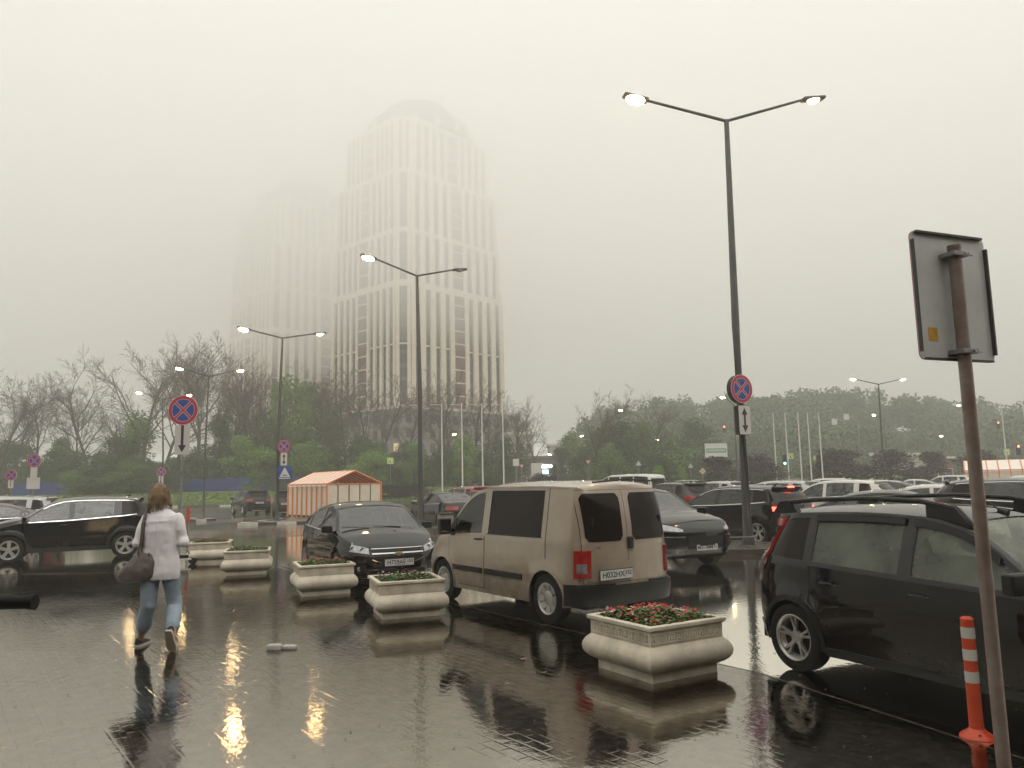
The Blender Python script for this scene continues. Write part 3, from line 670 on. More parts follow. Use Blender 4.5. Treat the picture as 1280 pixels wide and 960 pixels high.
# ---------------------------------------------------------------- ground
def wet(name, c, c2, ro0, ro1, scale, bump, brick=False, spec=.5, ior=1.5):
    m = bpy.data.materials.new(name); m.use_nodes = True; t = m.node_tree; b = t.nodes['Principled BSDF']; N = t.nodes.new; L = t.links.new
    geo = N('ShaderNodeNewGeometry'); n1 = N('ShaderNodeTexNoise'); n1.inputs['Scale'].default_value = scale; n1.inputs['Detail'].default_value = 5; n1.inputs['Distortion'].default_value = .6
    mp = N('ShaderNodeMapping'); mp.inputs['Scale'].default_value = (1, .55, 1); mp.inputs['Rotation'].default_value = (0, 0, .5); L(geo.outputs['Position'], mp.inputs['Vector']); L(mp.outputs[0], n1.inputs['Vector'])
    n2 = N('ShaderNodeTexNoise'); n2.inputs['Scale'].default_value = 7; n2.inputs['Detail'].default_value = 8; L(geo.outputs['Position'], n2.inputs['Vector'])
    r = N('ShaderNodeValToRGB'); r.color_ramp.elements[0].position = .35; r.color_ramp.elements[1].position = .65; r.color_ramp.elements[0].color = (*c, 1); r.color_ramp.elements[1].color = (*c2, 1); L(n2.outputs['Fac'], r.inputs['Fac'])
    L(r.outputs[0], b.inputs['Base Color'])
    mr = N('ShaderNodeMapRange'); mr.inputs[1].default_value = .42; mr.inputs[2].default_value = .6; mr.inputs[3].default_value = ro0; mr.inputs[4].default_value = ro1; L(n1.outputs['Fac'], mr.inputs[0]); L(mr.outputs[0], b.inputs['Roughness'])
    n3 = N('ShaderNodeTexNoise'); n3.inputs['Scale'].default_value = 26; n3.inputs['Detail'].default_value = 4; L(geo.outputs['Position'], n3.inputs['Vector'])
    n4 = N('ShaderNodeTexNoise'); n4.inputs['Scale'].default_value = 4.5; n4.inputs['Detail'].default_value = 2; L(geo.outputs['Position'], n4.inputs['Vector'])
    mm = N('ShaderNodeMapRange'); mm.inputs[1].default_value = .42; mm.inputs[2].default_value = .62; mm.inputs[3].default_value = .12; mm.inputs[4].default_value = 1; L(n1.outputs['Fac'], mm.inputs[0])
    mu = N('ShaderNodeMath'); mu.operation = 'MULTIPLY'; L(n3.outputs['Fac'], mu.inputs[0]); L(mm.outputs[0], mu.inputs[1])
    ad = N('ShaderNodeMath'); ad.operation = 'MULTIPLY_ADD'; L(n4.outputs['Fac'], ad.inputs[0]); ad.inputs[1].default_value = .8; L(mu.outputs[0], ad.inputs[2]); h = ad.outputs[0]
    if brick:
        br = N('ShaderNodeTexBrick'); br.inputs['Scale'].default_value = 5; br.inputs['Mortar Size'].default_value = .02; br.inputs['Color1'].default_value = (1, 1, 1, 1); br.inputs['Color2'].default_value = (.8, .8, .8, 1); br.inputs['Mortar'].default_value = (0, 0, 0, 1)
        m2 = N('ShaderNodeMapping'); m2.inputs['Rotation'].default_value = (0, 0, -.98); L(geo.outputs['Position'], m2.inputs['Vector']); L(m2.outputs[0], br.inputs['Vector'])
        a2 = N('ShaderNodeMath'); a2.operation = 'MULTIPLY_ADD'; L(br.outputs['Color'], a2.inputs[0]); a2.inputs[1].default_value = .25; L(h, a2.inputs[2]); h = a2.outputs[0]
    bp = N('ShaderNodeBump'); bp.inputs['Strength'].default_value = bump; bp.inputs['Distance'].default_value = .004; L(h, bp.inputs['Height']); L(bp.outputs[0], b.inputs['Normal'])
    b.inputs['IOR'].default_value = ior; b.inputs['Specular Tint'].default_value = (.98, .92, .83, 1); b.inputs['Specular IOR Level'].default_value = spec
    return m
M_ASPH = wet('wet_asphalt', (.08, .062, .046), (.15, .12, .09), .04, .20, .35, .5, ior=3.4)
M_PAVE = wet('wet_paving', (.25, .18, .125), (.40, .31, .225), .1, .25, .5, .3, brick=True, ior=1.6)
M_PAVER = wet('wet_paver', (.24, .17, .115), (.42, .32, .23), .1, .22, .5, .35, ior=1.6)
M_SOILB = mat('bedding', (.03, .026, .022), .6)
# standing water: clear film with small ripples
m = bpy.data.materials.new('water_film'); m.use_nodes = True; t = m.node_tree; t.nodes.remove(t.nodes['Principled BSDF']); N = t.nodes.new; L = t.links.new
geo = N('ShaderNodeNewGeometry'); n3 = N('ShaderNodeTexNoise'); n3.inputs['Scale'].default_value = 19; n3.inputs['Detail'].default_value = 5; mp = N('ShaderNodeMapping'); mp.inputs['Scale'].default_value = (1, .6, 1); L(geo.outputs['Position'], mp.inputs['Vector']); L(mp.outputs[0], n3.inputs['Vector'])
bp = N('ShaderNodeBump'); bp.inputs['Strength'].default_value = .6; bp.inputs['Distance'].default_value = .002; 
br = N('ShaderNodeTexBrick'); br.inputs['Scale'].default_value = 2.5; br.inputs['Mortar Size'].default_value = .035; br.inputs['Mortar Smooth'].default_value = 1; br.inputs['Color1'].default_value = (1, 1, 1, 1); br.inputs['Color2'].default_value = (.75, .75, .75, 1); br.inputs['Mortar'].default_value = (0, 0, 0, 1)
m2 = N('ShaderNodeMapping'); m2.vector_type = 'TEXTURE'; m2.inputs['Rotation'].default_value = (0, 0, math.atan2(-.80, .60)); m2.inputs['Location'].default_value = (-.1, 5.95, 0); L(geo.outputs['Position'], m2.inputs['Vector']); L(m2.outputs[0], br.inputs['Vector'])
n5 = N('ShaderNodeTexNoise'); n5.inputs['Scale'].default_value = .9; n5.inputs['Detail'].default_value = 3; L(geo.outputs['Position'], n5.inputs['Vector']); mr5 = N('ShaderNodeMapRange'); mr5.inputs[1].default_value = .42; mr5.inputs[2].default_value = .62; mr5.inputs[3].default_value = .05; mr5.inputs[4].default_value = .55; L(n5.outputs['Fac'], mr5.inputs[0])
bm_ = N('ShaderNodeMath'); bm_.operation = 'MULTIPLY'; L(br.outputs['Color'], bm_.inputs[0]); L(mr5.outputs[0], bm_.inputs[1]); ba = N('ShaderNodeMath'); ba.operation = 'ADD'; L(bm_.outputs[0], ba.inputs[0]); L(n3.outputs['Fac'], ba.inputs[1]); L(ba.outputs[0], bp.inputs['Height'])
tr = N('ShaderNodeBsdfTransparent'); tr.inputs[0].default_value = (.92, .88, .80, 1); gl = N('ShaderNodeBsdfGlossy'); gl.inputs['Roughness'].default_value = .04; gl.inputs[0].default_value = (1, .955, .87, 1); L(bp.outputs[0], gl.inputs['Normal'])
fr = N('ShaderNodeFresnel'); fr.inputs[0].default_value = 6.2; L(bp.outputs[0], fr.inputs['Normal']); mxs = N('ShaderNodeMixShader'); L(fr.outputs[0], mxs.inputs[0]); L(tr.outputs[0], mxs.inputs[1]); L(gl.outputs[0], mxs.inputs[2]); L(mxs.outputs[0], t.nodes['Material Output'].inputs['Surface']); M_FILM = m
M_FILM2 = m.copy(); M_FILM2.name = 'water_film_road'; _t = M_FILM2.node_tree
_t.links.remove([l for l in _t.links if l.to_node.type == 'BUMP' and l.to_socket.name == 'Height'][0]); _t.links.new([n for n in _t.nodes if n.type == 'TEX_NOISE' and abs(n.inputs['Scale'].default_value-19) < .1][0].outputs['Fac'], [n for n in _t.nodes if n.type == 'BUMP'][0].inputs['Height']); [n for n in _t.nodes if n.type == 'FRESNEL'][0].inputs[0].default_value = 4.6

def sheet(name, poly, z, m, kind='structure'):
    o = MB().add([(x, y, z) for x, y in poly], [tuple(range(len(poly)))]).build(name, m); return tag(o, kind=kind)
ground_m = mat('far_ground', (.05, .055, .03), .9, var=.4, vscale=.05)
sheet('ground', [(-2500, -400), (2500, -400), (2500, 2500), (-2500, 2500)], -.09, ground_m)
EDGE = [(3.9, 2.2), (2.96, 4.76), (2.05, 6.95), (-1.15, 11.45), (-5.2, 17.0), (-9.3, 22.4)]
sheet('road', [(-120, 24.5), (-9.3, 24.5), (-9.3, 22.5)]+[(x+.06, y+.04) for x, y in EDGE[::-1][1:]]+[(3.9, -8), (150, -8), (150, 80), (-120, 80)], 0, M_ASPH)
sheet('parking_ground', [(-60, 16.5), (-4.9, 16.5), (-9.35, 22.45), (-9.35, 24.4), (-60, 24.4)], .0, M_ASPH)
# the paving: bedding under laid pavers near by, one sheet beyond
sheet('paving_bed', [(-30, -8), (3.9, -8)]+EDGE[:5]+[(-30, 16.45)], -.045, M_SOILB)
YS = 8.6
pf = [(x, y) for x, y in EDGE if y > YS and y < 16.5]
def edge_x(y):
    for (a, b), (c, d) in zip(EDGE, EDGE[1:]):
        if b <= y <= d: return a+(c-a)*(y-b)/(d-b)
    return 3.9
paving = sheet('pavement', [(-30, YS), (edge_x(YS), YS)]+pf+[(edge_x(16.45), 16.45), (-30, 16.45)], -.003, M_PAVE)
ang = math.atan2(-.80, .60); ca, sa = math.cos(ang), math.sin(ang); PL, PW = .20, .10
cell = []
for i in range(-90, 90):
    for j in range(-160, 160):
        a = (i+.5*(j % 2))*PL; b = j*PW; x, y = a*ca-b*sa, 6+a*sa+b*ca
        if 3.0 < y < YS+.1 and abs(x) < .70*y+.5 and x < edge_x(y)-.08: cell.append((math.hypot(x, y), x, y))
cell.sort(); rnd = random.Random(3)
pm = MB(); g_, c_ = .0025, .006
def paver_geo(mb, M):
    X, Y = PL/2-g_, PW/2-g_; b = [(-X, -Y, -.04), (X, -Y, -.04), (X, Y, -.04), (-X, Y, -.04)]
    k = [(-X, -Y, -c_*.7), (X, -Y, -c_*.7), (X, Y, -c_*.7), (-X, Y, -c_*.7)]; t_ = [(-X+c_, -Y+c_, 0), (X-c_, -Y+c_, 0), (X-c_, Y-c_, 0), (-X+c_, Y-c_, 0)]
    vs = [M @ Vector(p) for p in b+k+t_]; fs = [(8, 9, 10, 11)]
    for i in range(4): j = (i+1) % 4; fs += [(i, j, 4+j, 4+i), (4+i, 4+j, 8+j, 8+i)]
    mb.add(vs, fs)
paver_geo(pm, Matrix()); pmesh = pm.mesh('paver'); pmesh.materials.append(M_PAVER)
def level(x, y): return -.0042+.0036*(math.sin(x*1.3+y*.9+1.2)*math.sin(y*1.1-x*.5)+.5*math.sin(x*2.9-y*2.3))
rest = MB()
for n, (d, x, y) in enumerate(cell):
    z = min(.0006, level(x, y)+rnd.gauss(0, .0008)); rx, ry = rnd.gauss(0, .006), rnd.gauss(0, .006)
    if n < 300: link('paver', pmesh, paving, None, (x, y, z), (rx, ry, ang+rnd.gauss(0, .008)))
    else: paver_geo(rest, Matrix.Translation((x, y, z)) @ Matrix.Rotation(ang+rnd.gauss(0, .008), 4, 'Z') @ Matrix.Rotation(ry, 4, 'Y') @ Matrix.Rotation(rx, 4, 'X'))
ro = rest.build('pavers', M_PAVER, paving); ro['kind'] = 'stuff'
wt = sheet('puddle_water', [ (3.7, 2.2)]+[(x+.055, y+.035) for x, y in EDGE[1:3]]+[(edge_x(YS)+.06, YS)]+[(x+.055, y+.035) for x, y in pf]+[(edge_x(16.4)+.05, 16.4), (-28, 16.4), (-28, 2.2)], .0012, M_FILM)
sheet('puddle_water', [(3.98, 2.2)]+[(x+.075, y+.05) for x, y in EDGE[1:5]]+[(-4.85, 16.55), (-30, 16.55), (-30, 27.0), (-4.4, 27.0), (4.8, 17.0), (6.9, 17.0), (20, 17.0), (20, 2.2)], .004, M_FILM2)
# flush kerb between paving and road
kerb = tag(empty('kerb'), kind='structure'); M_KERB = mat('kerb_stone', (.09, .082, .07), .3, var=.35, vscale=4, bump=.3)
M_KW = mat('kerb_white', (.55, .54, .50), .45, var=.3, vscale=3); M_KB = mat('kerb_dark', (.05, .05, .048), .4, var=.3)
def kerb_run(parent, pts, z0, z1, wd, ln=1.0, mats=(M_KERB,)):
    k = 0
    for (a, b) in zip(pts, pts[1:]):
        d = Vector((b[0]-a[0], b[1]-a[1])); n = max(1, round(d.length/ln)); st = d.length/n; th = math.atan2(d.y, d.x)
        for i in range(n):
            p = Vector(a)+d*((i+.5)/n)
            MB().box((-st/2+.004, -wd/2, z0), (st/2-.004, wd/2, z1)).build('kerb_stone', mats[k % len(mats)], parent, bevel=.008, seg=1, loc=(p.x, p.y, 0), rot=(0, 0, th)); k += 1
kerb_run(kerb, EDGE[:5], -.04, -.0006, .11, 1.0)

# islands, lawn and their kerbs
M_GRASS = mat('lawn', (.12, .19, .03), .9, c2=(.06, .10, .018), vscale=.6, bump=1, bscale=9)
M_ISL = wet('island_paving', (.07, .065, .055), (.12, .11, .095), .15, .4, .6, .4)
def island(name, pts, z=.13, m=M_ISL, mats=(M_KW, M_KB), ln=1.0):
    o = tag(MB().prism([(x, y) for x, y in pts], z-.02).build(name, m), kind='structure'); kerb_run(o, pts+[pts[0]], -.03, z, .16, ln, mats); return o
island('traffic_island', [G(905, 694), (6.6, 17.4), (8.6, 18.2), (7.0, 21.5), (5.0, 22.0)], mats=(M_KERB,))
island('traffic_island', [(-3.9, 28.6), (-1.0, 27.2), (.4, 29.0), (-4.2, 33.0)], mats=(M_KERB,))
island('traffic_island', [(-12.6, 35.6), (-6.5, 35.8), (-4.8, 43.5), (-8, 47), (-11.6, 44)], ln=.9)
island('traffic_island', [(-29, 40.3), (-16.5, 40.3), (-16.1, 41.8), (-18, 43.2), (-29, 43.2)], ln=.9)
lawn = MB(); LX = list(range(-90, 71, 8))
def lawn_front(x): return 74+max(0, x+20)*.22 if x > -20 else 74
def lz(y, f): t_ = min(1, max(0, (y-f)/26)); return .12+1.2*t_*t_*(3-2*t_)
rowsL = []
for k in range(9):
    rowsL.append([(x, lawn_front(x)+k*5.2, lz(lawn_front(x)+k*5.2, lawn_front(x))+.05*math.sin(x*.7+k)) for x in LX])
lawn.loft(rowsL, cap=False, closed=False); lo = tag(lawn.build('lawn', M_GRASS, smooth=True), kind='structure')
kerb_run(lo, [(x, lawn_front(x)-.1) for x in range(-58, 31, 4)], -.03, .16, .18, 1.6, (M_KW, M_KB, M_KB))
# grass tufts on the near slope
gm = []; gf = []; rg = np.random.RandomState(5)
for i in range(9000):
    x = rg.uniform(-60, 40); y = lawn_front(x)+.2+rg.rand()**1.5*20; z = lz(y, lawn_front(x)); a = rg.uniform(0, 6.28); h = rg.uniform(.10, .24); w_ = .16; n = len(gm)
    gm += [(x-w_*math.cos(a), y-w_*math.sin(a), z), (x+w_*math.cos(a), y+w_*math.sin(a), z), (x+rg.normal(0, .1), y, z+h)]; gf.append((n, n+1, n+2))
tag(MB().add(gm, gf).build('grass', M_GRASS), kind='stuff')

# ---------------------------------------------------------------- planters with flowers
M_STONE = mat('cast_stone', (.70, .625, .50), .55, var=.34, vscale=3.2, bump=.35, bscale=70)
M_SOIL = mat('soil', (.03, .022, .016), .9, bump=.6)
M_LEAF = mat('bedding_leaf', (.13, .24, .05), .5, c2=(.05, .10, .025), vscale=18)
def sq(h, z, n=6):
    P = []
    for (ax, ay, bx, by) in ((-1, -1, 1, -1), (1, -1, 1, 1), (1, 1, -1, 1), (-1, 1, -1, -1)):
        for i in range(n): t_ = i/n; P.append(((ax+(bx-ax)*t_)*h, (ay+(by-ay)*t_)*h, z))
    return P
prof = [(.385, 0), (.385, .078), (.40, .085), (.435, .105), (.468, .135), (.488, .17), (.495, .21), (.488, .25), (.47, .285), (.447, .31), (.432, .325), (.43, .335), (.43, .455), (.445, .465), (.456, .475), (.456, .502), (.446, .51), (.405, .51), (.398, .502), (.395, .44)]
bowl = MB().loft([sq(h, z) for h, z in prof], cap=False).mesh('bowl', True, angle=.45); bowl.materials.append(M_STONE)
fz = MB()
def key_cell(x0, z0, s_):
    path = [(0, 0), (0, 1), (.78, 1), (.78, .28), (.38, .28), (.38, .62)]; path2 = [(0, 0), (1, 0)]
    segs = list(zip(path, path[1:]))+list(zip(path2, path2[1:])); return [(x0+a[0]*s_, z0+a[1]*s_*.98, x0+b[0]*s_, z0+b[1]*s_*.98) for a, b in segs]
for side in range(4):
    Mx = Matrix.Rotation(side*math.pi/2, 4, 'Z')
    for i in range(9):
        for (x0, z0, x1, z1) in key_cell(-.415+i*.0925, .352, .078):
            w_ = .0062; fz.box((min(x0, x1)-w_, -.4365, min(z0, z1)-w_), (max(x0, x1)+w_, -.428, max(z0, z1)+w_), Mx)
frz = fz.mesh('frieze'); frz.materials.append(M_STONE)
soilm = MB().add([(-.4, -.4, .45), (.4, -.4, .45), (.4, .4, .45), (-.4, .4, .45)], [(0, 1, 2, 3)]).mesh('soil'); soilm.materials.append(M_SOIL)
def planter(x, y, rz, label, flabel, seed, n, col, dens=1.0, hgt=.10):
    r = empty('planter', (x, y, 0), rz, label, 'planter', 'stone planters along the edge of the paving'); r.scale = (.97, .97, .93); link('bowl', bowl, r); link('frieze', frz, r); link('soil', soilm, r)
    q = random.Random(seed); f = empty('flower_bed', (x, y, .42), rz, flabel, 'flowers', 'flowers in the stone planters')
    lv = MB(); bl = [MB() for _ in col]
    for _ in range(n):
        px, py = q.uniform(-.37, .37), q.uniform(-.37, .37)
        if q.random() > dens and math.sin(px*11+seed)*math.sin(py*9) < 0: continue
        e = max(abs(px), abs(py))/.37; hh = hgt*(1.15-.55*e*e)*q.uniform(.5, 1.1)
        for _k in range(3):
            a, l, w_ = q.uniform(0, 6.28), q.uniform(.035, .07), q.uniform(.014, .026); dx, dy = math.cos(a), math.sin(a); z0 = hh*q.uniform(.2, .9); bx, by = px+dx*.01, py+dy*.01
            lv.add([(bx, by, z0), (bx+dx*l*.5-dy*w_, by+dy*l*.5+dx*w_, z0+l*.35), (bx+dx*l, by+dy*l, z0+l*.2), (bx+dx*l*.5+dy*w_, by+dy*l*.5-dx*w_, z0+l*.35)], [(0, 1, 2, 3)])
        if q.random() < .42:
            mb = bl[0] if q.random() < .85 else bl[-1]; z0 = hh+.02; ta, tb = q.uniform(-.5, .5), q.uniform(-.5, .5)
            for k in range(5):
                a = k*1.257+q.random()*.4; l = q.uniform(.011, .018); w_ = l*.5; dx, dy = math.cos(a), math.sin(a); zz = lambda u, v: z0+u*ta+v*tb
                P = [(px, py), (px+dx*l*.6-dy*w_, py+dy*l*.6+dx*w_), (px+dx*l, py+dy*l), (px+dx*l*.6+dy*w_, py+dy*l*.6-dx*w_)]
                mb.add([(u, v, zz(u-px, v-py)+(.006 if i else 0)) for i, (u, v) in enumerate(P)], [(0, 1, 2, 3)])
    lv.build('leaves', M_LEAF, f)['kind'] = 'stuff'
    for b, c in zip(bl, col):
        if b.v: b.build('blossoms', c, f)['kind'] = 'stuff'
M_FR = mat('petal_red', (.55, .012, .018), .5, var=.3, vscale=30); M_FP = mat('petal_pink', (.65, .30, .28), .5); M_FW = mat('petal_white', (.62, .56, .5), .5); M_FD = mat('petal_wine', (.16, .01, .03), .5)
def pc(front, rz, s_=.385):                                     # centre of a planter from its nearest base corner
    return front[0]+s_*(math.cos(rz)-math.sin(rz)), front[1]+s_*(math.sin(rz)+math.cos(rz))
for (fc, deg, lb, fl, sd, n, col, dn) in (
    (G(816, 856), 31, 'cream stone planter nearest the camera, behind the beige van', 'dense red and green flowers in the nearest planter', 1, 520, (M_FR, M_FP), 1),
    (G(477, 775), 19, 'cream stone planter beside the front wheel of the beige van', 'sparse white and wine flowers in the planter beside the van', 2, 230, (M_FD, M_FW), .7),
    (G(377, 746), 22, 'cream stone planter in front of the black sedan', 'low red flowers in the planter before the black sedan', 3, 300, (M_FR, M_FD), .8),
    (G(282, 720), 16, 'cream stone planter second from the walking woman', 'mixed pink and white flowers in the second planter from the woman', 4, 240, (M_FD, M_FW), .7),
    (G(238, 705), 14, 'cream stone planter right beside the orange and grey post, farthest of the row', 'small red flowers in the farthest planter', 5, 320, (M_FR, M_FD), .8)):
    a = R_(deg); x, y = pc(fc, a); planter(x, y, a, lb, fl, sd, n, col, dn)

# ---------------------------------------------------------------- street lamps
M_POLE = mat('lamp_pole', (.10, .10, .098), .4, .5, var=.15); M_POLEL = mat('pole_pale', (.66, .65, .62), .4, .0)
M_LAMP = mat('lamp_light', (1, .9, .7), .4, em=(1, .62, .28), es=80)
M_LAMPF = mat('lamp_light_far', (1, .9, .7), .4, em=(1, .70, .36), es=60)
def arm_end(px, py, y): return Vector(AT(px, py, y))
def lamp(base, top, ends, label, lit=(1, 1), r0=.11, group='double armed street lamps', far=False, name='street_lamp'):
    bx, by = base; root = empty(name, (bx, by, 0), 0, label, 'street lamp', group)
    top = Vector(top)-Vector((bx, by, 0)); n = 8 if not far else 6
    MB().tube([(0, 0, 0), (0, 0, top.z*.5), (top.x, top.y, top.z)], [r0, r0*.78, r0*.5], n).build('pole', M_POLE, root, smooth=True)
    MB().lathe([(r0*1.9, .0), (r0*1.9, .02), (r0*1.25, .03), (r0*1.15, .3), (r0, .32)], 12).build('base', M_POLE, root, smooth=True, angle=.5)
    for k, e in enumerate(ends):
        e = Vector(e)-Vector((bx, by, 0)); d = (e-top); hd = Vector((d.x, d.y, 0)).normalized()
        MB().tube([top-Vector((0, 0, .03)), e], [.04 if not far else .05, .032], 6).build('arm', M_POLE, root)
        Mx = Matrix.Translation(e+hd*.25) @ Matrix.Rotation(math.atan2(hd.y, hd.x), 4, 'Z') @ Matrix.Rotation(-.15, 4, 'Y')
        hb = MB(); hb.box((-.32, -.12, -.01), (.32, .12, .07), Mx); hh = hb.build('lamp_head', M_POLE, root, smooth=True, bevel=.03)
        mm = (M_LAMPF if far else M_LAMP) if lit[k] else M_HEAD
        s_ = .95 if far else (.95 if k == 0 else .65)
        MB().lathe([(.001, -.14), (.11, -.13), (.19, -.09), (.22, -.03), (.21, .005), (.001, .005)], 16, Mx @ Matrix.Diagonal((s_*1.15, s_*.9, s_*.85, 1))).build('glare_lens', mm, hh, smooth=True)  # lens swelled into a round globe to stand for lamp glare
    return root
b = G(936, 687); lamp(b, AT(908, 150, b[1]), [AT(806, 125, b[1]-.5), AT(1006, 124, b[1]+.5)], 'tallest lit street lamp, round sign on its pole, beside the dark car with red lights', r0=.125)
b = G(526, 661); lamp(b, AT(521, 344, b[1]), [AT(468, 323, b[1]-.9), AT(568, 337, b[1]+.9)], 'street lamp between the black sedan and the van, only its one arm lit', lit=(1, 0), r0=.12)
b = (-11.6, 38.0); lamp(b, AT(353, 422, b[1]), [AT(311, 412, b[1]-.9), AT(394, 417, b[1]+.9)], 'lit street lamp carrying a square blue sign beside the striped shelter', r0=.11)
b = (-22.2, 55.5); lamp(b, AT(261, 470, b[1]), [AT(229, 461, b[1]-.9), AT(296, 463, b[1]+.9)], 'lit street lamp on the kerb before the dark utility car', r0=.10, far=True)
b = (-30.0, 66); lamp(b, AT(203, 499, b[1]), [AT(178, 491, b[1]-.9), AT(232, 494, b[1]+.9)], 'lit street lamp seen behind the big round sign', r0=.10, far=True)
b = (33.0, 69); lamp(b, AT(1098, 480, b[1]), [AT(1069, 474, b[1]-.9), AT(1126, 474, b[1]+.9)], 'lit street lamp before the misty wood, over the maroon trees', r0=.11, far=True)
def single(px, py, y, dx, label, pole_px=None):
    e = Vector(AT(px, py, y)); bx = e.x+dx
    lamp((bx, y), (bx, y, e.z-.7), [(e.x, e.y-.3, e.z)], label, lit=(1,), r0=.10, far=True, group='single armed street lamps')
for (px, py, y, dx, lb) in ((778, 513, 96, 1.9, 'lit street lamp above the green trees past the van roof'), (905, 497, 75, .9, 'lit lamp peeping out behind the round sign of the tallest lamp'),
    (820, 540, 135, 1.0, 'upper lamp of the pair in the trees before the billboard'), (823, 550, 120, 1.0, 'lower lamp of the pair in the trees before the billboard'), (725, 545, 120, -1.2, 'lit lamp by the small tree past the dark shop'),
    (566, 543, 110, -1.3, 'lit lamp among the flagpoles'), (1093, 519, 110, 1.3, 'lit lamp against the wood under the far double lamp'), (1199, 507, 105, 1.4, 'lit lamp right beside the rusty sign post'), (1177, 545, 125, 1.2, 'lit lamp over the roadside stalls'),
    (689, 568, 115, .8, 'lit lamp low beside the dark shop front')): single(px, py, y, dx, lb)

# ---------------------------------------------------------------- road signs
M_SB = mat('sign_blue', (.02, .07, .30), .35); M_SR = mat('sign_red', (.50, .03, .06), .35); M_SW = mat('sign_white', (.60, .56, .53), .4); M_SBACK = mat('sign_back', (.60, .61, .60), .45, .1, var=.15, vscale=3)
M_STEEL = mat('galvanised', (.30, .30, .29), .4, .6, var=.3, vscale=8)
def disc_sign(root, c, r, rz, thick=.02, side_m=None):           # no stopping sign; faces -y when rz = 0
    base = Matrix.Translation(c) @ Matrix.Rotation(rz, 4, 'Z') @ Matrix.Rotation(math.pi/2, 4, 'X')
    def D(name, m, prof, par, n=40): return MB().lathe(prof, n, base).build(name, m, par)
    d = D('sign_disc', side_m or M_SBACK, [(.001, -thick), (r, -thick), (r, 0), (.001, 0)], root)
    D('rim', M_SW, [(.001, .001), (r, .001), (r, .003), (.001, .003)], d); D('red_ring', M_SR, [(r*.76, .004), (r*.965, .004), (r*.965, .006), (r*.76, .006)], d)
    D('white_ring', M_SW, [(.001, .0035), (r*.77, .0035), (.001, .0036)], d); D('blue_field', M_SB, [(.001, .005), (r*.73, .005), (.001, .0052)], d)
    for k in (0, 1):
        Mx = base @ Matrix.Rotation(R_(45+90*k), 4, 'Z')
        MB().box((-r*.76, -r*.10, .0055+.0003*k), (r*.76, r*.10, .0062+.0003*k), Mx).build('white_bar', M_SW, d); MB().box((-r*.79, -r*.065, .0066+.0003*k), (r*.79, r*.065, .0074+.0003*k), Mx).build('red_bar', M_SR, d)
    return d
def plate_sign(root, c, w_, h, rz, kind, thick=.015, side_m=None):
    base = Matrix.Translation(c) @ Matrix.Rotation(rz, 4, 'Z') @ Matrix.Rotation(math.pi/2, 4, 'X')
    def rr(w__, hh, r): return [(sx*(w__/2-r)+r*math.cos(a), sy*(hh/2-r)+r*math.sin(a)) for sx, sy, a0 in ((1, 1, 0), (-1, 1, 90), (-1, -1, 180), (1, -1, 270)) for a in (R_(a0), R_(a0+45), R_(a0+90))]
    p = MB().prism(rr(w_, h, .03), thick, base @ Matrix.Translation((0, 0, -thick))).build('sign_plate', side_m or M_SBACK, root)
    MB().prism(rr(w_*.98, h*.98, .03), .003, base).build('face', M_SB if kind == 'hump' else M_SW, p)
    def A(poly, m, nm='arrow', dz=.004): MB().prism(poly, .002, base @ Matrix.Translation((0, 0, dz))).build(nm, m, p)
    if kind == 'down': A([(-w_*.09, h*.5), (-w_*.09, -h*.18), (-w_*.27, -h*.18), (0, -h*.42), (w_*.27, -h*.18), (w_*.09, -h*.18), (w_*.09, h*.5)], M_INK)
    if kind == 'both': A([(-w_*.08, h*.18), (-w_*.26, h*.18), (0, h*.42), (w_*.26, h*.18), (w_*.08, h*.18), (w_*.08, -h*.18), (w_*.26, -h*.18), (0, -h*.42), (-w_*.26, -h*.18), (-w_*.08, -h*.18)], M_INK)
    if kind == 'line': A([(-w_*.06, -h*.3), (w_*.06, -h*.3), (w_*.06, h*.5), (-w_*.06, h*.5)], M_INK)
    if kind == 'hump':
        A([(-w_*.4, -h*.30), (w_*.4, -h*.30), (0, h*.42)], M_SW, 'triangle'); A([(-w_*.22, -h*.2), (-w_*.1, -h*.13), (w_*.1, -h*.13), (w_*.22, -h*.2)], M_INK, 'hump', .007); A([(-w_*.42, -h*.44), (w_*.42, -h*.44), (w_*.42, -h*.36), (-w_*.42, -h*.36)], M_SW, 'stripe')
    if kind == 'cross':
        A([(-w_*.38, -h*.32), (w_*.38, -h*.32), (0, h*.36)], M_SB, 'triangle')
    return p
SG = 'no stopping signs'
# big one between woman and shelter
x, y = G(224, 690); r = empty('road_sign', (x, y, 0), 0, 'largest round no stopping sign with down arrow plate, on a thin pole by the woman', 'road sign', SG)
zc = AT(226, 513, y)[2]; zp = AT(226, 550, y)[2]
MB().tube([(0, 0, 0), (0, 0, zc+.3)], .03, 10).build('pole', M_STEEL, r, smooth=True); disc_sign(r, (0, -.05, zc), .42, 0); plate_sign(r, (0, -.05, zp), .42, .82, 0, 'down')
def small_sign(px, yc, y, rad, label, plates=(), rz=0, grp=SG):
    X, _, Z = AT(px, yc, y); r = empty('road_sign', (X, y, 0), 0, label, 'road sign', grp); MB().tube([(0, 0, 0), (0, 0, Z+.2)], .035, 8).build('pole', M_STEEL, r, smooth=True)
    if rad: disc_sign(r, (0, -.06, Z), rad, rz)
    for (py, w_, h, k) in plates: plate_sign(r, (0, -.055, AT(px, py, y)[2]), w_, h, rz, k)
    return r
small_sign(44, 576, 34, .30, 'round no stopping sign over two white plates, behind the silver car', ((591, .30, .5, 'blank'), (604, .58, .5, 'blank')))
small_sign(15, 594, 38, .27, 'small round no stopping sign with a split plate, close to the silver car roof', ((605, .26, .4, 'line'),))
small_sign(202, 590, 50, .29, 'small round no stopping sign past the head of the woman', ((600, .29, .55, 'down'),))
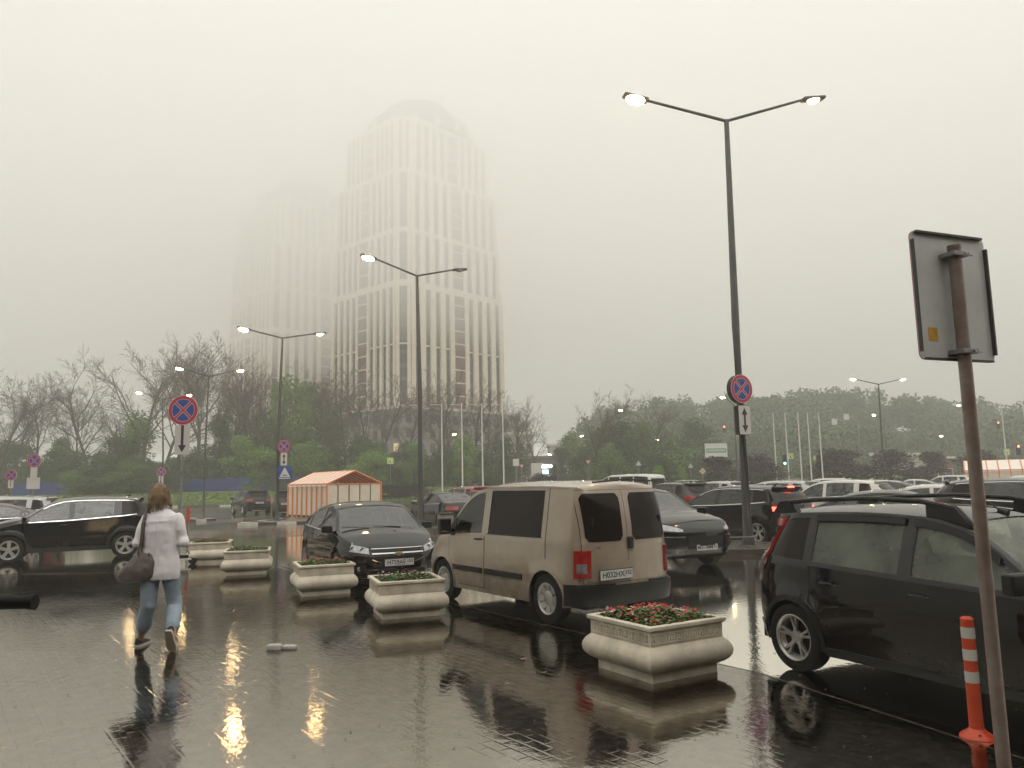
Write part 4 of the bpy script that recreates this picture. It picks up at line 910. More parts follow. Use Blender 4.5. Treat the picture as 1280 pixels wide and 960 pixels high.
def lamp_sign(bx, by, px, py, y, rad, label, plates, rz, thick):
    X, _, Z = AT(px, py, y); r = empty('road_sign', (X, y, 0), 0, label, 'road sign', SG)
    MB().box((-.04, .0, Z-.5), (.04, by-y-.08, Z-.44)).box((-.04, .0, Z+.1), (.04, by-y-.08, Z+.16)).build('bracket', M_BLACK, r)
    disc_sign(r, (0, 0, Z), rad, rz, thick, M_BLACK)
    for (qx, py2, w_, h, k) in plates: plate_sign(r, (AT(qx, py2, y)[0]-X, 0, AT(qx, py2, y)[2]), w_, h, rz, k, thick, M_BLACK)
bx, by = G(936, 687)
lamp_sign(bx, by, 927, 486, by-.35, .345, 'round no stopping sign with two way arrow box, hung on the tallest lamp pole', ((931, 525, .37, .70, 'both'),), R_(28), .14)
lamp_sign(-11.6, 38.0, 355, 558, 37.6, .31, 'round no stopping sign above a square blue hump sign on the lamp pole', ((355, 574, .32, .62, 'both'), (356, 591, .66, .66, 'hump')), 0, .05)
# the board seen from behind at the right
x, y = G(1263, 1040); r = empty('sign_board', (x, y, 0), 0, 'grey back of a tall sign board on a rusty leaning looking pole', 'road sign')
M_RUST = mat('rusty_pole', (.32, .27, .235), .4, .2, c2=(.17, .10, .08), vscale=5, bump=.3)
zt_ = AT(1191, 310, y)[2]
MB().tube([(0, 0, 0), (0, 0, zt_)], .032, 20).build('pole', M_RUST, r, smooth=True, angle=.8)
MB().tube([(0, 0, zt_-.005), (0, 0, zt_+.012)], .034, 20).build('pole_cap', M_RUST, r, smooth=True, angle=.8)
import itertools
rz = R_(21); Mx = Matrix.Translation((0.0, .055, 0)) @ Matrix.Rotation(rz, 4, 'Z')
tl_, bl_ = AT(1137, 287, y-.05), AT(1148, 449, y-.05); zt2, zb2 = tl_[2]-.0, bl_[2]; xl = (tl_[0]-x)/math.cos(rz)
Bd = Mx @ Matrix.Translation((xl+.268, 0, (zt2+zb2)/2)) @ Matrix.Rotation(math.pi/2, 4, 'X')
hw, hh, rr_ = .268, (zt2-zb2)/2, .035
poly = [(sx*(hw-rr_)+rr_*math.cos(R_(a)), sy*(hh-rr_)+rr_*math.sin(R_(a))) for sx, sy, a0 in ((1, 1, 0), (-1, 1, 90), (-1, -1, 180), (1, -1, 270)) for a in (a0, a0+30, a0+60, a0+90)]
MB().prism(poly, .002, Bd @ Matrix.Translation((0, 0, -.001))).build('back_plate', M_SBACK, r)
MB().box((-hw+.03, hh-.012, .001), (hw-.03, hh, .02), Bd).box((hw-.012, -hh+.04, .001), (hw, hh-.06, .02), Bd).box((-hw, -hh+.04, .001), (-hw+.008, hh-.05, .02), Bd).box((-hw+.03, -hh, .001), (hw-.03, -hh+.01, .02), Bd).build('flange', mat('dark_edge', (.05, .048, .046), .5), r)
MB().prism(poly, .003, Bd @ Matrix.Translation((0, 0, -.006))).build('front_face', M_SR, r)
sx_, sz_ = -hw+.07, -hh+.14
MB().box((sx_, sz_-.04, .002), (sx_+.065, sz_+.03, .003), Bd).build('sticker', mat('yellow_sticker', (.60, .33, .03), .6, var=.3, vscale=30), r)
for zz in (zt_-.04, zb2+.04):
    MB().box((-.055, -.045, -.012), (.055, .05, .012), Matrix.Translation((0, 0, zz)) @ Matrix.Rotation(rz, 4, 'Z')).build('clamp', M_STEEL, r, bevel=.004)
    MB().tube([(.03, -.04, zz), (.10, .01, zz)], .005, 6).build('clamp_bolt', M_STEEL, r)

# ---------------------------------------------------------------- bollards
M_OR = mat('bollard_orange', (.62, .07, .02), .4, var=.12, vscale=6); M_RW = mat('reflective_band', (.60, .58, .53), .35)
def bollard(x, y, label, h=.76, r=.04):
    q = empty('bollard', (x, y, 0), 0, label, 'bollard', 'orange bollards')
    MB().lathe([(.105, 0), (.105, .008), (.098, .018), (.06, .045), (.045, .06), (.001, .06)], 28).build('base', M_OR, q, smooth=True, angle=.5)
    MB().lathe([(r*1.08, .05), (r*1.04, .2), (r, .5), (r, h-.012), (r-.012, h), (.001, h)], 24).build('post', M_OR, q, smooth=True, angle=.6)
    for k in range(3): MB().lathe([(r*1.025, h-.135-k*.14), (r*1.045, h-.134-k*.14), (r*1.045, h-.066-k*.14), (r*1.025, h-.065-k*.14)], 24).build('reflective_band', M_RW, q, smooth=True)
    for a in (-1.9, .2, 2.3): MB().lathe([(.001, .004), (.009, .003), (.009, 0)], 8, Matrix.Translation((.078*math.cos(a), .078*math.sin(a), .034))).build('bolt', M_UNDER, q)
bx, by = G(1222, 922); bollard(bx, by, 'orange bollard with three white bands, at the foot of the sign board pole')
x, y = G(234, 690); q = empty('marker_post', (x, y, 0), 0, 'grey post with an orange top, between the woman and the farthest planter', 'post')
MB().tube([(0, 0, 0), (0, 0, 1.0)], .035, 10).build('post', M_STEEL, q, smooth=True); MB().tube([(0, 0, .78), (0, 0, 1.18), (0, 0, 1.22)], [.045, .045, .02], 12).build('orange_sleeve', M_OR, q, smooth=True, angle=.5)
# two pale blocks lying on the paving, a concrete bin by the lamp
M_FOAM = mat('pale_block', (.55, .54, .5), .6, var=.2)
for (px, py, rz_, lb) in ((343, 812, .1, 'small pale block lying on the wet paving, beside its twin and taller'), (362, 811, -.12, 'small pale flat block lying on the wet paving, lower of the two')):
    x, y = G(px, py); s = empty('loose_block', (x, y, 0), rz_, lb, 'block'); MB().box((-.075, -.04, 0), (.075, .04, .05 if px < 350 else .035)).build('block', M_FOAM, s, smooth=True, bevel=.008); MB().box((-.06, -.03, .05 if px < 350 else .035), (.06, .03, .056 if px < 350 else .039)).build('top_face', M_FOAM, s, bevel=.003)
x, y = G(557, 668); lb_ = empty('litter_bin', (x, y, 0), .3, 'grey square concrete bin behind the front of the van', 'bin')
MB().box((-.24, -.24, 0), (.24, .24, .66)).build('body', mat('bin_concrete', (.26, .24, .21), .7, var=.25, bump=.4), lb_, bevel=.02); MB().box((-.27, -.27, .66), (.27, .27, .72)).build('lid', M_BLACK, lb_, bevel=.015)
# handlebar of a scooter at the picture's edge
gx, gy, gz = AT(26, 753, 3.0); s = empty('kick_scooter', (gx-.42, gy, 0), 0, 'black scooter of which only the grip shows at the edge of the picture', 'scooter')
dz = gz; r1 = .025
MB().tube([(.22, 0, dz), (.30, -.0, dz), (.46, 0, dz)], [r1*.9, r1, r1], 16).tube([(.455, 0, dz), (.475, 0, dz)], r1*1.15, 16).build('grip', M_RUBBER, s, smooth=True, angle=.8)
MB().tube([(-.46, 0, dz), (-.22, 0, dz)], r1, 16).build('grip', M_RUBBER, s, smooth=True, angle=.8)
MB().tube([(-.25, 0, dz), (.25, 0, dz)], .015, 12).build('handlebar', M_BLACK, s, smooth=True)
MB().tube([(.20, .0, dz-.0), (.24, -.03, dz-.03), (.34, -.06, dz-.045)], [.02, .014, .010], 8).lathe([(.001, -.03), (.018, -.02), (.02, .01), (.001, .02)], 12, Matrix.Translation((.20, -.03, dz-.02))).build('brake_lever', M_BLACK, s, smooth=True)
MB().tube([(0, 0, .12), (0, 0, dz+.01)], .02, 12).build('stem', M_BLACK, s, smooth=True); MB().box((-.06, -.08, .07), (.06, .62, .11), Matrix.Translation((0, 0, 0))).build('deck', M_BLACK, s, bevel=.02)
for yy in (-.13, .70): MB().lathe([(.09, -.02), (.1, -.01), (.1, .01), (.09, .02), (.001, .02)], 20, Matrix.Translation((0, yy, .1)) @ Matrix.Rotation(math.pi/2, 4, 'Y')).build('wheel', M_RUBBER, s, smooth=True, angle=.8)
# something small and dark with pale trim parked behind the woman's elbow
x, y = G(226, 706); s = empty('child_scooter', (x, y, 0), .4, 'small black and white folded scooter standing between the woman and the farthest planter', 'scooter')
MB().box((-.25, -.06, .10), (.22, .06, .14)).build('deck', M_WHITE, s, bevel=.015); MB().box((-.16, -.05, .14), (.16, .05, .22)).build('motor_case', M_BLACK, s, bevel=.02)
MB().tube([(.2, 0, .12), (.14, 0, .34)], .02, 8).build('stem', M_STEEL, s)
for xx in (-.26, .24): MB().lathe([(.001, -.02), (.08, -.02), (.09, 0), (.08, .02), (.001, .02)], 18, Matrix.Translation((xx, 0, .09)) @ Matrix.Rotation(math.pi/2, 4, 'X')).build('wheel', M_RUBBER, s, smooth=True, angle=.8)
# ---------------------------------------------------------------- towers
M_WALL = mat('tower_stone', (.70, .63, .52), .8, var=.08, vscale=.4); M_TGL = mat('tower_window', (.06, .055, .055), .25); M_SPN = mat('tower_spandrel', (.11, .09, .085), .7); M_BRN = mat('tower_brown', (.17, .095, .08), .8, var=.15, vscale=1)
M_LEDGE = mat('tower_ledge', (.68, .63, .55), .7); M_POD = mat('podium_stone', (.22, .205, .19), .8, var=.12, vscale=.5); M_LIT = mat('lit_window', (.8, .6, .3), .5, em=(1, .72, .4), es=.25)
def tower(label):
    t = empty('tower', (0, 0, 0), 0, label, 'tower', 'twin residential towers'); q = random.Random(11)
    HX, HY = 14, 17                                       # half sizes; the corner seen is (+HX, -HY) turned to us
    MB().box((-HX-2, -HY-2, 0), (HX+2, HY+2, 18)).build('podium_wall', M_POD, t); MB().box((-HX-2.3, -HY-2.3, 18), (HX+2.3, HY+2.3, 18.6)).build('cornice', M_LEDGE, t)
    tiers = [(18.6, 45.5, 0, 0), (47, 58.2, 0, .4), (59.2, 72.5, 0, .8), (73.5, 86, .5, 1.9)]
    strip = {}
    def strip_mesh(z0, z1, w_):
        k = (z0, z1, w_)
        if k in strip: return strip[k]
        m_ = MB(); vs, fs, mi = [], [], []; z = z0; me = bpy.data.meshes.new('window')
        while z < z1-.5:
            for (a, b, k2) in ((z+.3, min(z+2.5, z1), 0), (min(z+2.5, z1), min(z+3.36, z1), 1)):
                if b <= a: continue
                n = len(vs); yy = .10 if k2 == 0 else .0; vs += [(-w_/2, yy, a), (w_/2, yy, a), (w_/2, yy, b), (-w_/2, yy, b)]; fs.append((n, n+1, n+2, n+3)); mi.append(k2)
                if k2 == 0:
                    n = len(vs); vs += [(-.05, .03, a), (.05, .03, a), (.05, .03, b), (-.05, .03, b), (-w_/2, .03, a+1.3), (w_/2, .03, a+1.3), (w_/2, .03, a+1.4), (-w_/2, .03, a+1.4)]; fs += [(n, n+1, n+2, n+3), (n+4, n+5, n+6, n+7)]; mi += [1, 1]
            z += 3.06
        me.from_pydata(vs, [], fs)
        for m2 in (M_TGL, M_SPN): me.materials.append(m2)
        for p, i in zip(me.polygons, mi): p.material_index = i
        strip[k] = me; return me
    pil = {}
    for ti, (z0, z1, cut, inset) in enumerate(tiers):
        hx, hy = HX-inset, HY-inset; ch = 2.2+cut*1.2
        poly = [(hx-ch, -hy), (hx, -hy+ch), (hx, hy-ch), (hx-ch, hy), (-hx+ch, hy), (-hx, hy-ch), (-hx, -hy+ch), (-hx+ch, -hy)]
        MB().prism([(x*.985, y*.985) for x, y in poly], z1-z0, Matrix.Translation((0, 0, z0))).build('wall', M_SPN, t)
        MB().prism([(x*1.012, y*1.012) for x, y in poly], tiers[ti+1][0]-z1 if ti < 3 else .8, Matrix.Translation((0, 0, z1))).build('ledge', M_LEDGE if ti == 0 else M_WALL, t)
        if ti == 0: MB().prism([(x*1.004, y*1.004) for x, y in poly], .35, Matrix.Translation((0, 0, 32.4))).build('ledge', M_LEDGE, t)
        n = len(poly)
        for i in range(n):
            a, b = Vector(poly[i]), Vector(poly[(i+1) % n]); Ld = (b-a).length; d = (b-a)/Ld; nrm = Vector((d.y, -d.x)); rz = math.atan2(d.y, d.x)
            if nrm.dot((a+b)/2) < 0: nrm = -nrm
            back = nrm.x < -.4 or nrm.y > .4
            if Ld < 7: cols = [(Ld/2, 1.7, 0)] if cut == 0 else [(Ld*.3, .9, 0), (Ld*.7, .9, 0)]
            else:
                cols = []; wb = 3.4; k = (Ld-wb)/8.6
                for j in range(4): cols.append(((j+.62)*k*1.0, 1.5, 0)); cols.append((Ld-(j+.62)*k*1.0, 1.5, 0))
                cols.append((Ld/2, wb, 1)); cols.sort()
            e = 0
            edges = []
            for (c0, w_, br) in cols: edges.append((e, c0-w_/2)); e = c0+w_/2
            edges.append((e, Ld))
            for (p0, p1) in edges:
                m0 = (p0+p1)/2; key = (round(p1-p0, 2), z0)
                if key not in pil: mm = MB().box((-(p1-p0)/2, -.45, z0), ((p1-p0)/2, .1, z1)).mesh('pilaster'); mm.materials.append(M_WALL); pil[key] = mm
                c = a+d*m0; link('pilaster', pil[key], t, None, (c.x, c.y, 0), (0, 0, rz))
            if back: continue
            for (c0, w_, br) in cols:
                c = a+d*c0
                if not br: link('window', strip_mesh(z0, z1, w_), t, None, (c.x+nrm.x*.02, c.y+nrm.y*.02, 0), (0, 0, rz if nrm.dot(Vector((d.y, -d.x))) > 0 else rz+math.pi))
                else:
                    z = z0
                    while z < z1-1:
                        ze = min(z+3.06, z1); key = ('b', round(ze-z, 2))
                        if key not in pil: mm = MB().box((-w_/2, -.22, .28), (w_/2, .1, ze-z)).mesh('panel'); mm.materials.append(M_BRN); pil[key] = mm; m2 = MB().box((-w_/2, -.36, 0), (w_/2, .1, .28)).mesh('floor_band'); m2.materials.append(M_LEDGE); pil['fb'] = m2
                        link('panel', pil[key], t, None, (c.x, c.y, z), (0, 0, rz)); link('floor_band', pil['fb'], t, None, (c.x, c.y, z), (0, 0, rz)); z += 3.06
    # crown of stepped round drums
    M8 = Matrix.Translation((0, 0, 0))
    MB().lathe([(14.2, 86.8), (14.0, 88.6), (12.8, 91), (10.6, 93), (8.2, 94.6), (7.8, 96), (4.0, 97.4), (.01, 98)], 24).build('crown', M_SPN, t)
    for i in range(16):
        a = 2*math.pi*i/16; MB().box((13.9, -.6, 86.8), (14.5, .6, 88.8)).build('crown_rib', M_WALL, t, rot=(0, 0, a))
    wm = MB().box((-.75, -.05, 0), (.75, .25, 2.0)).mesh('window'); wm.materials.append(M_TGL); wl = wm.copy(); wl.materials.clear(); wl.materials.append(M_LIT)
    for (ax, s0, s1) in (('x', -HX-2, HX+2), ('y', -HY-2, HY+2)):
        k = int((s1-s0-3)/3.3)
        for r_ in range(5):
            for i in range(k+1):
                u = s0+1.9+i*(s1-s0-3.8)/k; z = 2.2+r_*3.15
                lo_ = (u, -HY-2.02, z) if ax == 'x' else (HX+2.02, u, z)
                link('window', wl if q.random() < .05 else wm, t, None, lo_, (0, 0, 0 if ax == 'x' else math.pi/2))
    return t
tw = tower('taller looking nearer stone tower with brown panel columns, its top lost in cloud')
# the corner (+14,-17) is the one nearest to us
th = math.atan2(.69, .72)+0; rot = math.pi/2-th
def put_tower(t, cx, cy, rz):
    c, s = math.cos(rz), math.sin(rz); t.location = (cx-(14*c+17*s), cy-(14*s-17*c), 0); t.rotation_euler = (0, 0, rz)
put_tower(tw, -23.6, 165, R_(-42))
t2 = copy_tree(tw); t2['label'] = 'fainter farther tower behind the trees, almost dissolved in the fog'; put_tower(t2, -67, 214, R_(-42))

# ---------------------------------------------------------------- low buildings
M_PALE = mat('render_pale', (.46, .43, .38), .8, var=.15, vscale=.6); M_DKB = mat('shop_dark', (.06, .052, .045), .7, var=.3, vscale=.6); M_ROOF = mat('roof_sheet', (.12, .11, .10), .6); M_LITW = mat('lit_letters', (1, 1, 1), .5, em=(.95, 1, 1), es=5)
def block(name, label, x0, x1, y, dep, z0, z1, m, rows, colsn, wm_=M_TGL, wsz=(1.2, 1.4), roof=.5):
    r = empty(name, ((x0+x1)/2, y, z0), 0, label, 'building'); w_ = (x1-x0)/2
    MB().box((-w_, 0, 0), (w_, dep, z1-z0)).build('wall', m, r); MB().box((-w_-.4, -.4, z1-z0), (w_+.4, dep+.4, z1-z0+roof)).build('roof', M_ROOF if m is M_DKB else M_LEDGE, r)
    for i in range(rows):
        for j in range(colsn):
            xx = -w_+(j+.5)*2*w_/colsn; zz = 1.2+i*(z1-z0-1.2)/max(1, rows)
            f = MB().box((-wsz[0]/2-.12, -.08, -.12), (wsz[0]/2+.12, .1, wsz[1]+.12)).build('window', M_LEDGE, r, loc=(xx, 0, zz)); MB().box((-wsz[0]/2, -.12, 0), (wsz[0]/2, -.02, wsz[1])).build('pane', wm_, f)
    return r
X = lambda px, y: AT(px, 600, y)[0]
b1 = block('building', 'pale low building with stepped roof behind the bare trees, past the tower', X(634, 175), X(668, 175), 175, 15, 1, 12.5, M_PALE, 3, 3)
MB().box((-2.5, 2, 12), (2.5, 10, 14.5)).build('roof_house', M_PALE, b1)
b3 = block('building', 'pale far building with flat roof behind the shop sign', X(688, 190), X(704, 190), 190, 12, 1, 10.5, M_PALE, 2, 2)
b2 = block('shop', 'long dark shop building with a white lit sign', X(600, 150), X(706, 150), 150, 12, 0, 6.2, M_DKB, 1, 7, M_LIT if False else M_TGL, (1.6, 1.6))
for k, (px, w_) in enumerate(((676, 1.6), (680.5, 1.1), (686, 2.0))):
    MB().box((-w_*.35, -.25, 4.1), (w_*.35, -.1, 4.7)).build('lit_letter', M_LITW, b2, loc=(X(px, 150)-b2.location.x, 0, .3))
MB().box((-.6, -.25, 2.6), (.6, -.1, 3.4)).build('lit_panel', mat('cyan_panel', (.4, .9, .9), .5, em=(.5, 1, .95), es=2), b2, loc=(X(682, 150)-b2.location.x, 0, .6))
b4 = block('kiosk', 'pale roadside kiosk behind the maroon trees', X(1138, 118), X(1163, 118), 118, 6, 0, 4.6, M_PALE, 1, 2, M_TGL, (1, 1.2), .3)
b5 = block('kiosk', 'reddish brick kiosk beside the pale one, behind the maroon trees', X(1164, 120), X(1192, 120), 120, 6, 0, 4.0, mat('brick_red', (.20, .08, .06), .8, var=.3, vscale=3), 1, 3, M_TGL, (.9, 1.2), .3)
b6 = block('building', 'dark flat entrance block at the foot of the tower, behind the bushes', X(492, 140), X(512, 140), 140, 8, 1, 7.2, M_DKB, 1, 2)

# fence
M_BLUE = mat('fence_blue', (.004, .034, .19), .45, var=.2, vscale=1.5)
fe = empty('fence', (0, 101, 0), 0, 'long blue sheet metal fence behind the lawn', 'fence')
pn = MB()
for i in range(10): pn.box((-1.2+i*.24, 0, 0), (-1.2+i*.24+.15, .04, 1.95)).box((-1.2+i*.24+.15, .03, 0), (-1.2+(i+1)*.24, .06, 1.95))
pnm = pn.mesh('panel'); pnm.materials.append(M_BLUE); ps = MB().box((-.05, -.06, -.2), (.05, .0, 2.03)).mesh('post'); ps.materials.append(M_BLUE)
for i in range(32):
    x = X(28, 101)+i*2.46; 
    if x > X(385, 101): break
    if 5 < i < 8: pass
    link('panel', pnm, fe, None, (x, .1*math.sin(i*2.1), 1.05), (0, 0, .01*math.sin(i*5))); link('post', ps, fe, None, (x+1.23, 0, 1.05))

# shelters for trolleys: orange hoops with pale sheeting
M_ORF = mat('frame_orange', (.78, .25, .10), .5); M_SHT = mat('pale_sheet', (.74, .66, .54), .35, var=.12, vscale=2); M_SHR = mat('roof_sheeting', (.84, .78, .70), .35)
def shelter(loc, rz, L_, Wd, label, he=1.72, hr=2.35):
    r = empty('trolley_shelter', loc, rz, label, 'shelter'); n = 8; h2 = Wd/2      # length along x, gables at the ends
    for i in range(n+1):
        x = -L_/2+L_*i/n
        MB().tube([(x, -h2, 0), (x, -h2, he), (x, 0, hr), (x, h2, he), (x, h2, 0)], .05, 6).build('hoop', M_ORF, r)
    for (y, z) in ((-h2, he), (0, hr), (h2, he)): MB().tube([(-L_/2, y, z), (L_/2, y, z)], .04, 6).build('rail', M_ORF, r)
    for x in (-L_/2, L_/2): MB().tube([(x, -h2, he-.03), (x, h2, he-.03)], .03, 6).build('tie', M_ORF, r)
    for i in range(n):
        a, b = -L_/2+L_*i/n+.05, -L_/2+L_*(i+1)/n-.05
        for sy in (-1, 1):
            MB().add([(a, sy*(h2-.02), .12), (b, sy*(h2-.02), .12), (b, sy*(h2-.02), he-.02), (a, sy*(h2-.02), he-.02)], [(0, 1, 2, 3)]).build('side_sheet', M_SHT, r)
            MB().add([(a, sy*h2, he+.02), (b, sy*h2, he+.02), (b, 0, hr+.02), (a, 0, hr+.02), (a, sy*(h2+.04), he-.12), (b, sy*(h2+.04), he-.12)], [(0, 1, 2, 3), (0, 1, 5, 4)]).build('roof_sheet', M_SHR, r)
    for i in range(5):
        y = -h2+Wd*(i+.5)/5
        for xq in (-L_/2+.02, L_/2-.02): MB().add([(xq, y-Wd*.09, .12), (xq, y+Wd*.09, .12), (xq, y+Wd*.09, he-.05), (xq, y-Wd*.09, he-.05)], [(0, 1, 2, 3)]).build('end_sheet', M_SHT, r)
    return r
s1 = shelter(((-11.3-6.5)/2-.75, 41.4, .11), R_(52), 5.0, 3.0, 'orange striped trolley shelter on the island behind the black sedan')
s1.rotation_euler = (0, 0, R_(-52)); 
M_TROL = mat('trolley_wire', (.45, .44, .42), .3, .8)
for i in range(5):
    tq = empty('shopping_trolley', (s1.location.x-.9+i*.22, s1.location.y-.7-i*.28, .13), R_(-52), 'nested shopping trolley inside the striped shelter', 'trolley', 'trolleys nested in the shelter')
    bk = MB()
    for k in range(7): yy = -.25+k*.083; bk.tube([(-.4, yy, .95), (-.35, yy, .5), (.4, yy*.8, .55), (.45, yy*.8, .85)], .006, 4)
    for (x_, z_) in ((-.38, .8), (-.36, .65), (.43, .7)): bk.tube([(x_, -.26, z_), (x_, .26, z_)], .006, 4)
    for sy in (-.27, .27): bk.tube([(-.4, sy, .98), (.46, sy*.8, .86)], .008, 4).tube([(-.37, sy, .6), (.42, sy*.8, .62)], .006, 4)
    bk.build('basket', M_TROL, tq); MB().tube([(-.46, -.27, 1.02), (-.46, .27, 1.02)], .016, 8).build('handle', M_ORF, tq)
    MB().tube([(-.4, -.26, .12), (.4, -.2, .12)], .012, 6).tube([(-.4, .26, .12), (.4, .2, .12)], .012, 6).tube([(-.38, -.26, .12), (-.38, -.26, .95)], .012, 6).tube([(-.38, .26, .12), (-.38, .26, .95)], .012, 6).build('chassis', M_TROL, tq)
    for (x_, y_) in ((-.38, -.26), (-.38, .26), (.38, -.2), (.38, .2)): MB().lathe([(.001, -.015), (.06, -.015), (.06, .015), (.001, .015)], 12, Matrix.Translation((x_, y_, .06)) @ Matrix.Rotation(math.pi/2, 4, 'X')).build('castor', M_BLACK, tq)
shelter((X(1283, 62), 64, 0), R_(-30), 6.4, 3.9, 'orange framed trolley shelter far off beyond the parked cars at the right edge', 1.9, 2.7)

# flagpoles
M_FP = M_POLEL
def flagpole(px, ytop, ybase, y, arm, label, grp):
    a = AT(px, ytop, y); r = empty('flagpole', (a[0]+.0, y, 0), 0, label, 'flagpole', grp); MB().tube([(0, 0, 0), (0, 0, a[2])], [.085, .05], 8).build('pole', M_FP, r, smooth=True); MB().lathe([(.14, 0), (.14, .3), (.1, .35)], 8).build('base', M_FP, r)
    MB().lathe([(.001, .1), (.06, .05), (.07, 0), (.001, 0)], 8, Matrix.Translation((0, 0, a[2]))).build('finial', M_FP, r)
    if arm: MB().tube([(0, 0, a[2]-.1), (-1.25, 0, a[2]-.02)], .03, 5).build('arm', M_FP, r)
for px, lb in ((527.5, 'white flagpole close behind the half lit lamp, before the tower'), (552, 'white flagpole second from the half lit lamp'), (577, 'white flagpole in the middle of the five before the tower'), (602, 'white flagpole fourth from the half lit lamp'), (628, 'white flagpole at the far corner of the tower, last of five')): flagpole(px, 505 if px > 530 else 506, 0, 78, 1, lb, 'flagpoles before the tower')
for px, lb in ((966, 'thin pale flagpole nearest the tallest lamp, before the wood'), (981, 'thin pale flagpole beside the green traffic light'), (997, 'thin pale flagpole in the middle of the five before the wood'), (1009, 'thin pale flagpole fourth from the tallest lamp, before the wood'), (1023, 'thin pale flagpole last of five, by the masts before the wood')): flagpole(px, 517, 0, 83, 0, lb, 'flagpoles before the wood')
flagpole(1251, 504, 0, 80, 0, 'thin pale flagpole by the far shelter, taller of two', 'flagpoles at the right'); flagpole(1279, 508, 0, 84, 0, 'thin pale flagpole right at the edge of the picture', 'flagpoles at the right')

# billboard, direction boards, traffic signals and far signs
M_GRN = mat('billboard_green', (.10, .28, .17), .6); M_YG = mat('sign_yellowgreen', (.45, .60, .12), .5); M_LG = mat('green_light', (.1, 1, .5), .4, em=(.15, 1, .6), es=8); M_RL = mat('red_light', (1, .1, .05), .4, em=(1, .12, .06), es=8)
x, y, z = AT(895, 563, 88); r = empty('billboard', (x, y, 0), 0, 'white billboard with a green band over the dark maroon tree', 'billboard')
wb_, hb_ = 1.25, .78
MB().box((-wb_, -.1, z-hb_), (wb_, .1, z+hb_)).build('board', M_WHITE, r); MB().box((-wb_-.08, -.12, z-hb_-.08), (wb_+.08, .08, z-hb_)).box((-wb_-.08, -.12, z+hb_), (wb_+.08, .08, z+hb_+.08)).build('frame', M_STEEL, r)
MB().box((-wb_*.9, -.12, z-.26), (wb_*.9, -.105, z+.22)).build('green_band', M_GRN, r)
l = link('lettering', text_mesh('OPEN 24', .42, .004), r, M_WHITE) if False else None
for i in range(9): MB().box((-wb_*.82+i*.23, -.13, z-.12), (-wb_*.82+i*.23+.15, -.121, z+.1)).build('letter_bar', M_WHITE, r)
MB().tube([(-.5, 0, 0), (-.5, 0, z-hb_)], .08, 6).tube([(.5, 0, 0), (.5, 0, z-hb_)], .08, 6).build('leg', M_STEEL, r)
def far_sign(px, py, y, kind, label, s_=.7, cat='road sign', grp='far road signs'):
    x, _, z = AT(px, py, y); r = empty('road_sign', (x, y, 0), 0, label, cat, grp); MB().tube([(0, 0, 0), (0, 0, z+s_*.4)], .04, 6).build('pole', M_STEEL, r)
    B = Matrix.Translation((0, -.06, z)) @ Matrix.Rotation(math.pi/2, 4, 'X')
    if kind == 'yield':
        MB().prism([(-s_*.5, s_*.4), (0, -s_*.45), (s_*.5, s_*.4)], .02, B).build('sign_plate', M_SR, r); MB().prism([(-s_*.34, s_*.3), (0, -s_*.27), (s_*.34, s_*.3)], .004, B @ Matrix.Translation((0, 0, .02))).build('face', M_SW, r)
    elif kind == 'tri':
        MB().prism([(-s_*.5, -s_*.4), (s_*.5, -s_*.4), (0, s_*.45)], .02, B).build('sign_plate', M_SBACK, r)
    elif kind == 'dia':
        MB().prism([(-s_*.6, 0), (0, -s_*.6), (s_*.6, 0), (0, s_*.6)], .02, B).build('sign_plate', M_SW, r); MB().prism([(-s_*.4, 0), (0, -s_*.4), (s_*.4, 0), (0, s_*.4)], .004, B @ Matrix.Translation((0, 0, .021))).build('face', mat('sign_yellow', (.6, .42, .06), .5), r)
    elif kind == 'ped':
        MB().prism([(-s_*.6, -s_*.6), (s_*.6, -s_*.6), (s_*.6, s_*.6), (-s_*.6, s_*.6)], .02, B).build('sign_plate', M_YG, r); MB().prism([(-s_*.42, -s_*.42), (s_*.42, -s_*.42), (0, s_*.45)], .004, B @ Matrix.Translation((0, 0, .021))).build('triangle', M_SW, r)
        MB().prism([(-s_*.1, -s_*.36), (s_*.14, -s_*.36), (s_*.03, s_*.1), (-s_*.08, s_*.1)], .003, B @ Matrix.Translation((0, 0, .026))).build('walking_figure', M_INK, r)
    elif kind == 'board':
        MB().box((-s_*.6, -s_*.7, 0), (s_*.6, s_*.7, .03), B).build('sign_plate', M_SW, r)
    elif kind == 'cam': MB().box((-.3, -.2, 0), (.3, .2, .3), B).build('camera_box', M_SW, r)
    return r
far_sign(735, 578, 62, 'yield', 'small yield sign over the van roof, before the trees', .5); far_sign(593, 583, 70, 'yield', 'small yield sign left of the shop sign', .5) if False else far_sign(652, 583, 90, 'yield', 'small yield sign beside the shop front', .6)
far_sign(645, 578, 85, 'board', 'narrow white board sign before the shop', .55); far_sign(671, 587, 92, 'board', 'grey wide board before the shop', 1.1); far_sign(863, 582, 85, 'tri', 'back of a triangular sign near the bright green bush', .6); far_sign(798, 579, 92, 'tri', 'triangular sign on the lamp pole past the van', .7)
far_sign(878, 589, 70, 'dia', 'white and yellow diamond sign by the maroon tree', .5); far_sign(988, 570, 95, 'ped', 'pedestrian crossing sign nearest the green traffic light', .6); far_sign(1021, 574, 97, 'ped', 'pedestrian crossing sign between the last flagpoles', .7)
far_sign(1258, 565, 92, 'ped', 'pedestrian crossing sign beside the tall flagpole at the right', .6); far_sign(1103, 583, 88, 'board', 'blank white board under the double lamp', 1.2); far_sign(1088, 568, 100, 'cam', 'small white box on a post left of the double lamp'); far_sign(488, 576, 100, 'ped', 'pale green crossing sign seen above the striped shelter', .7)
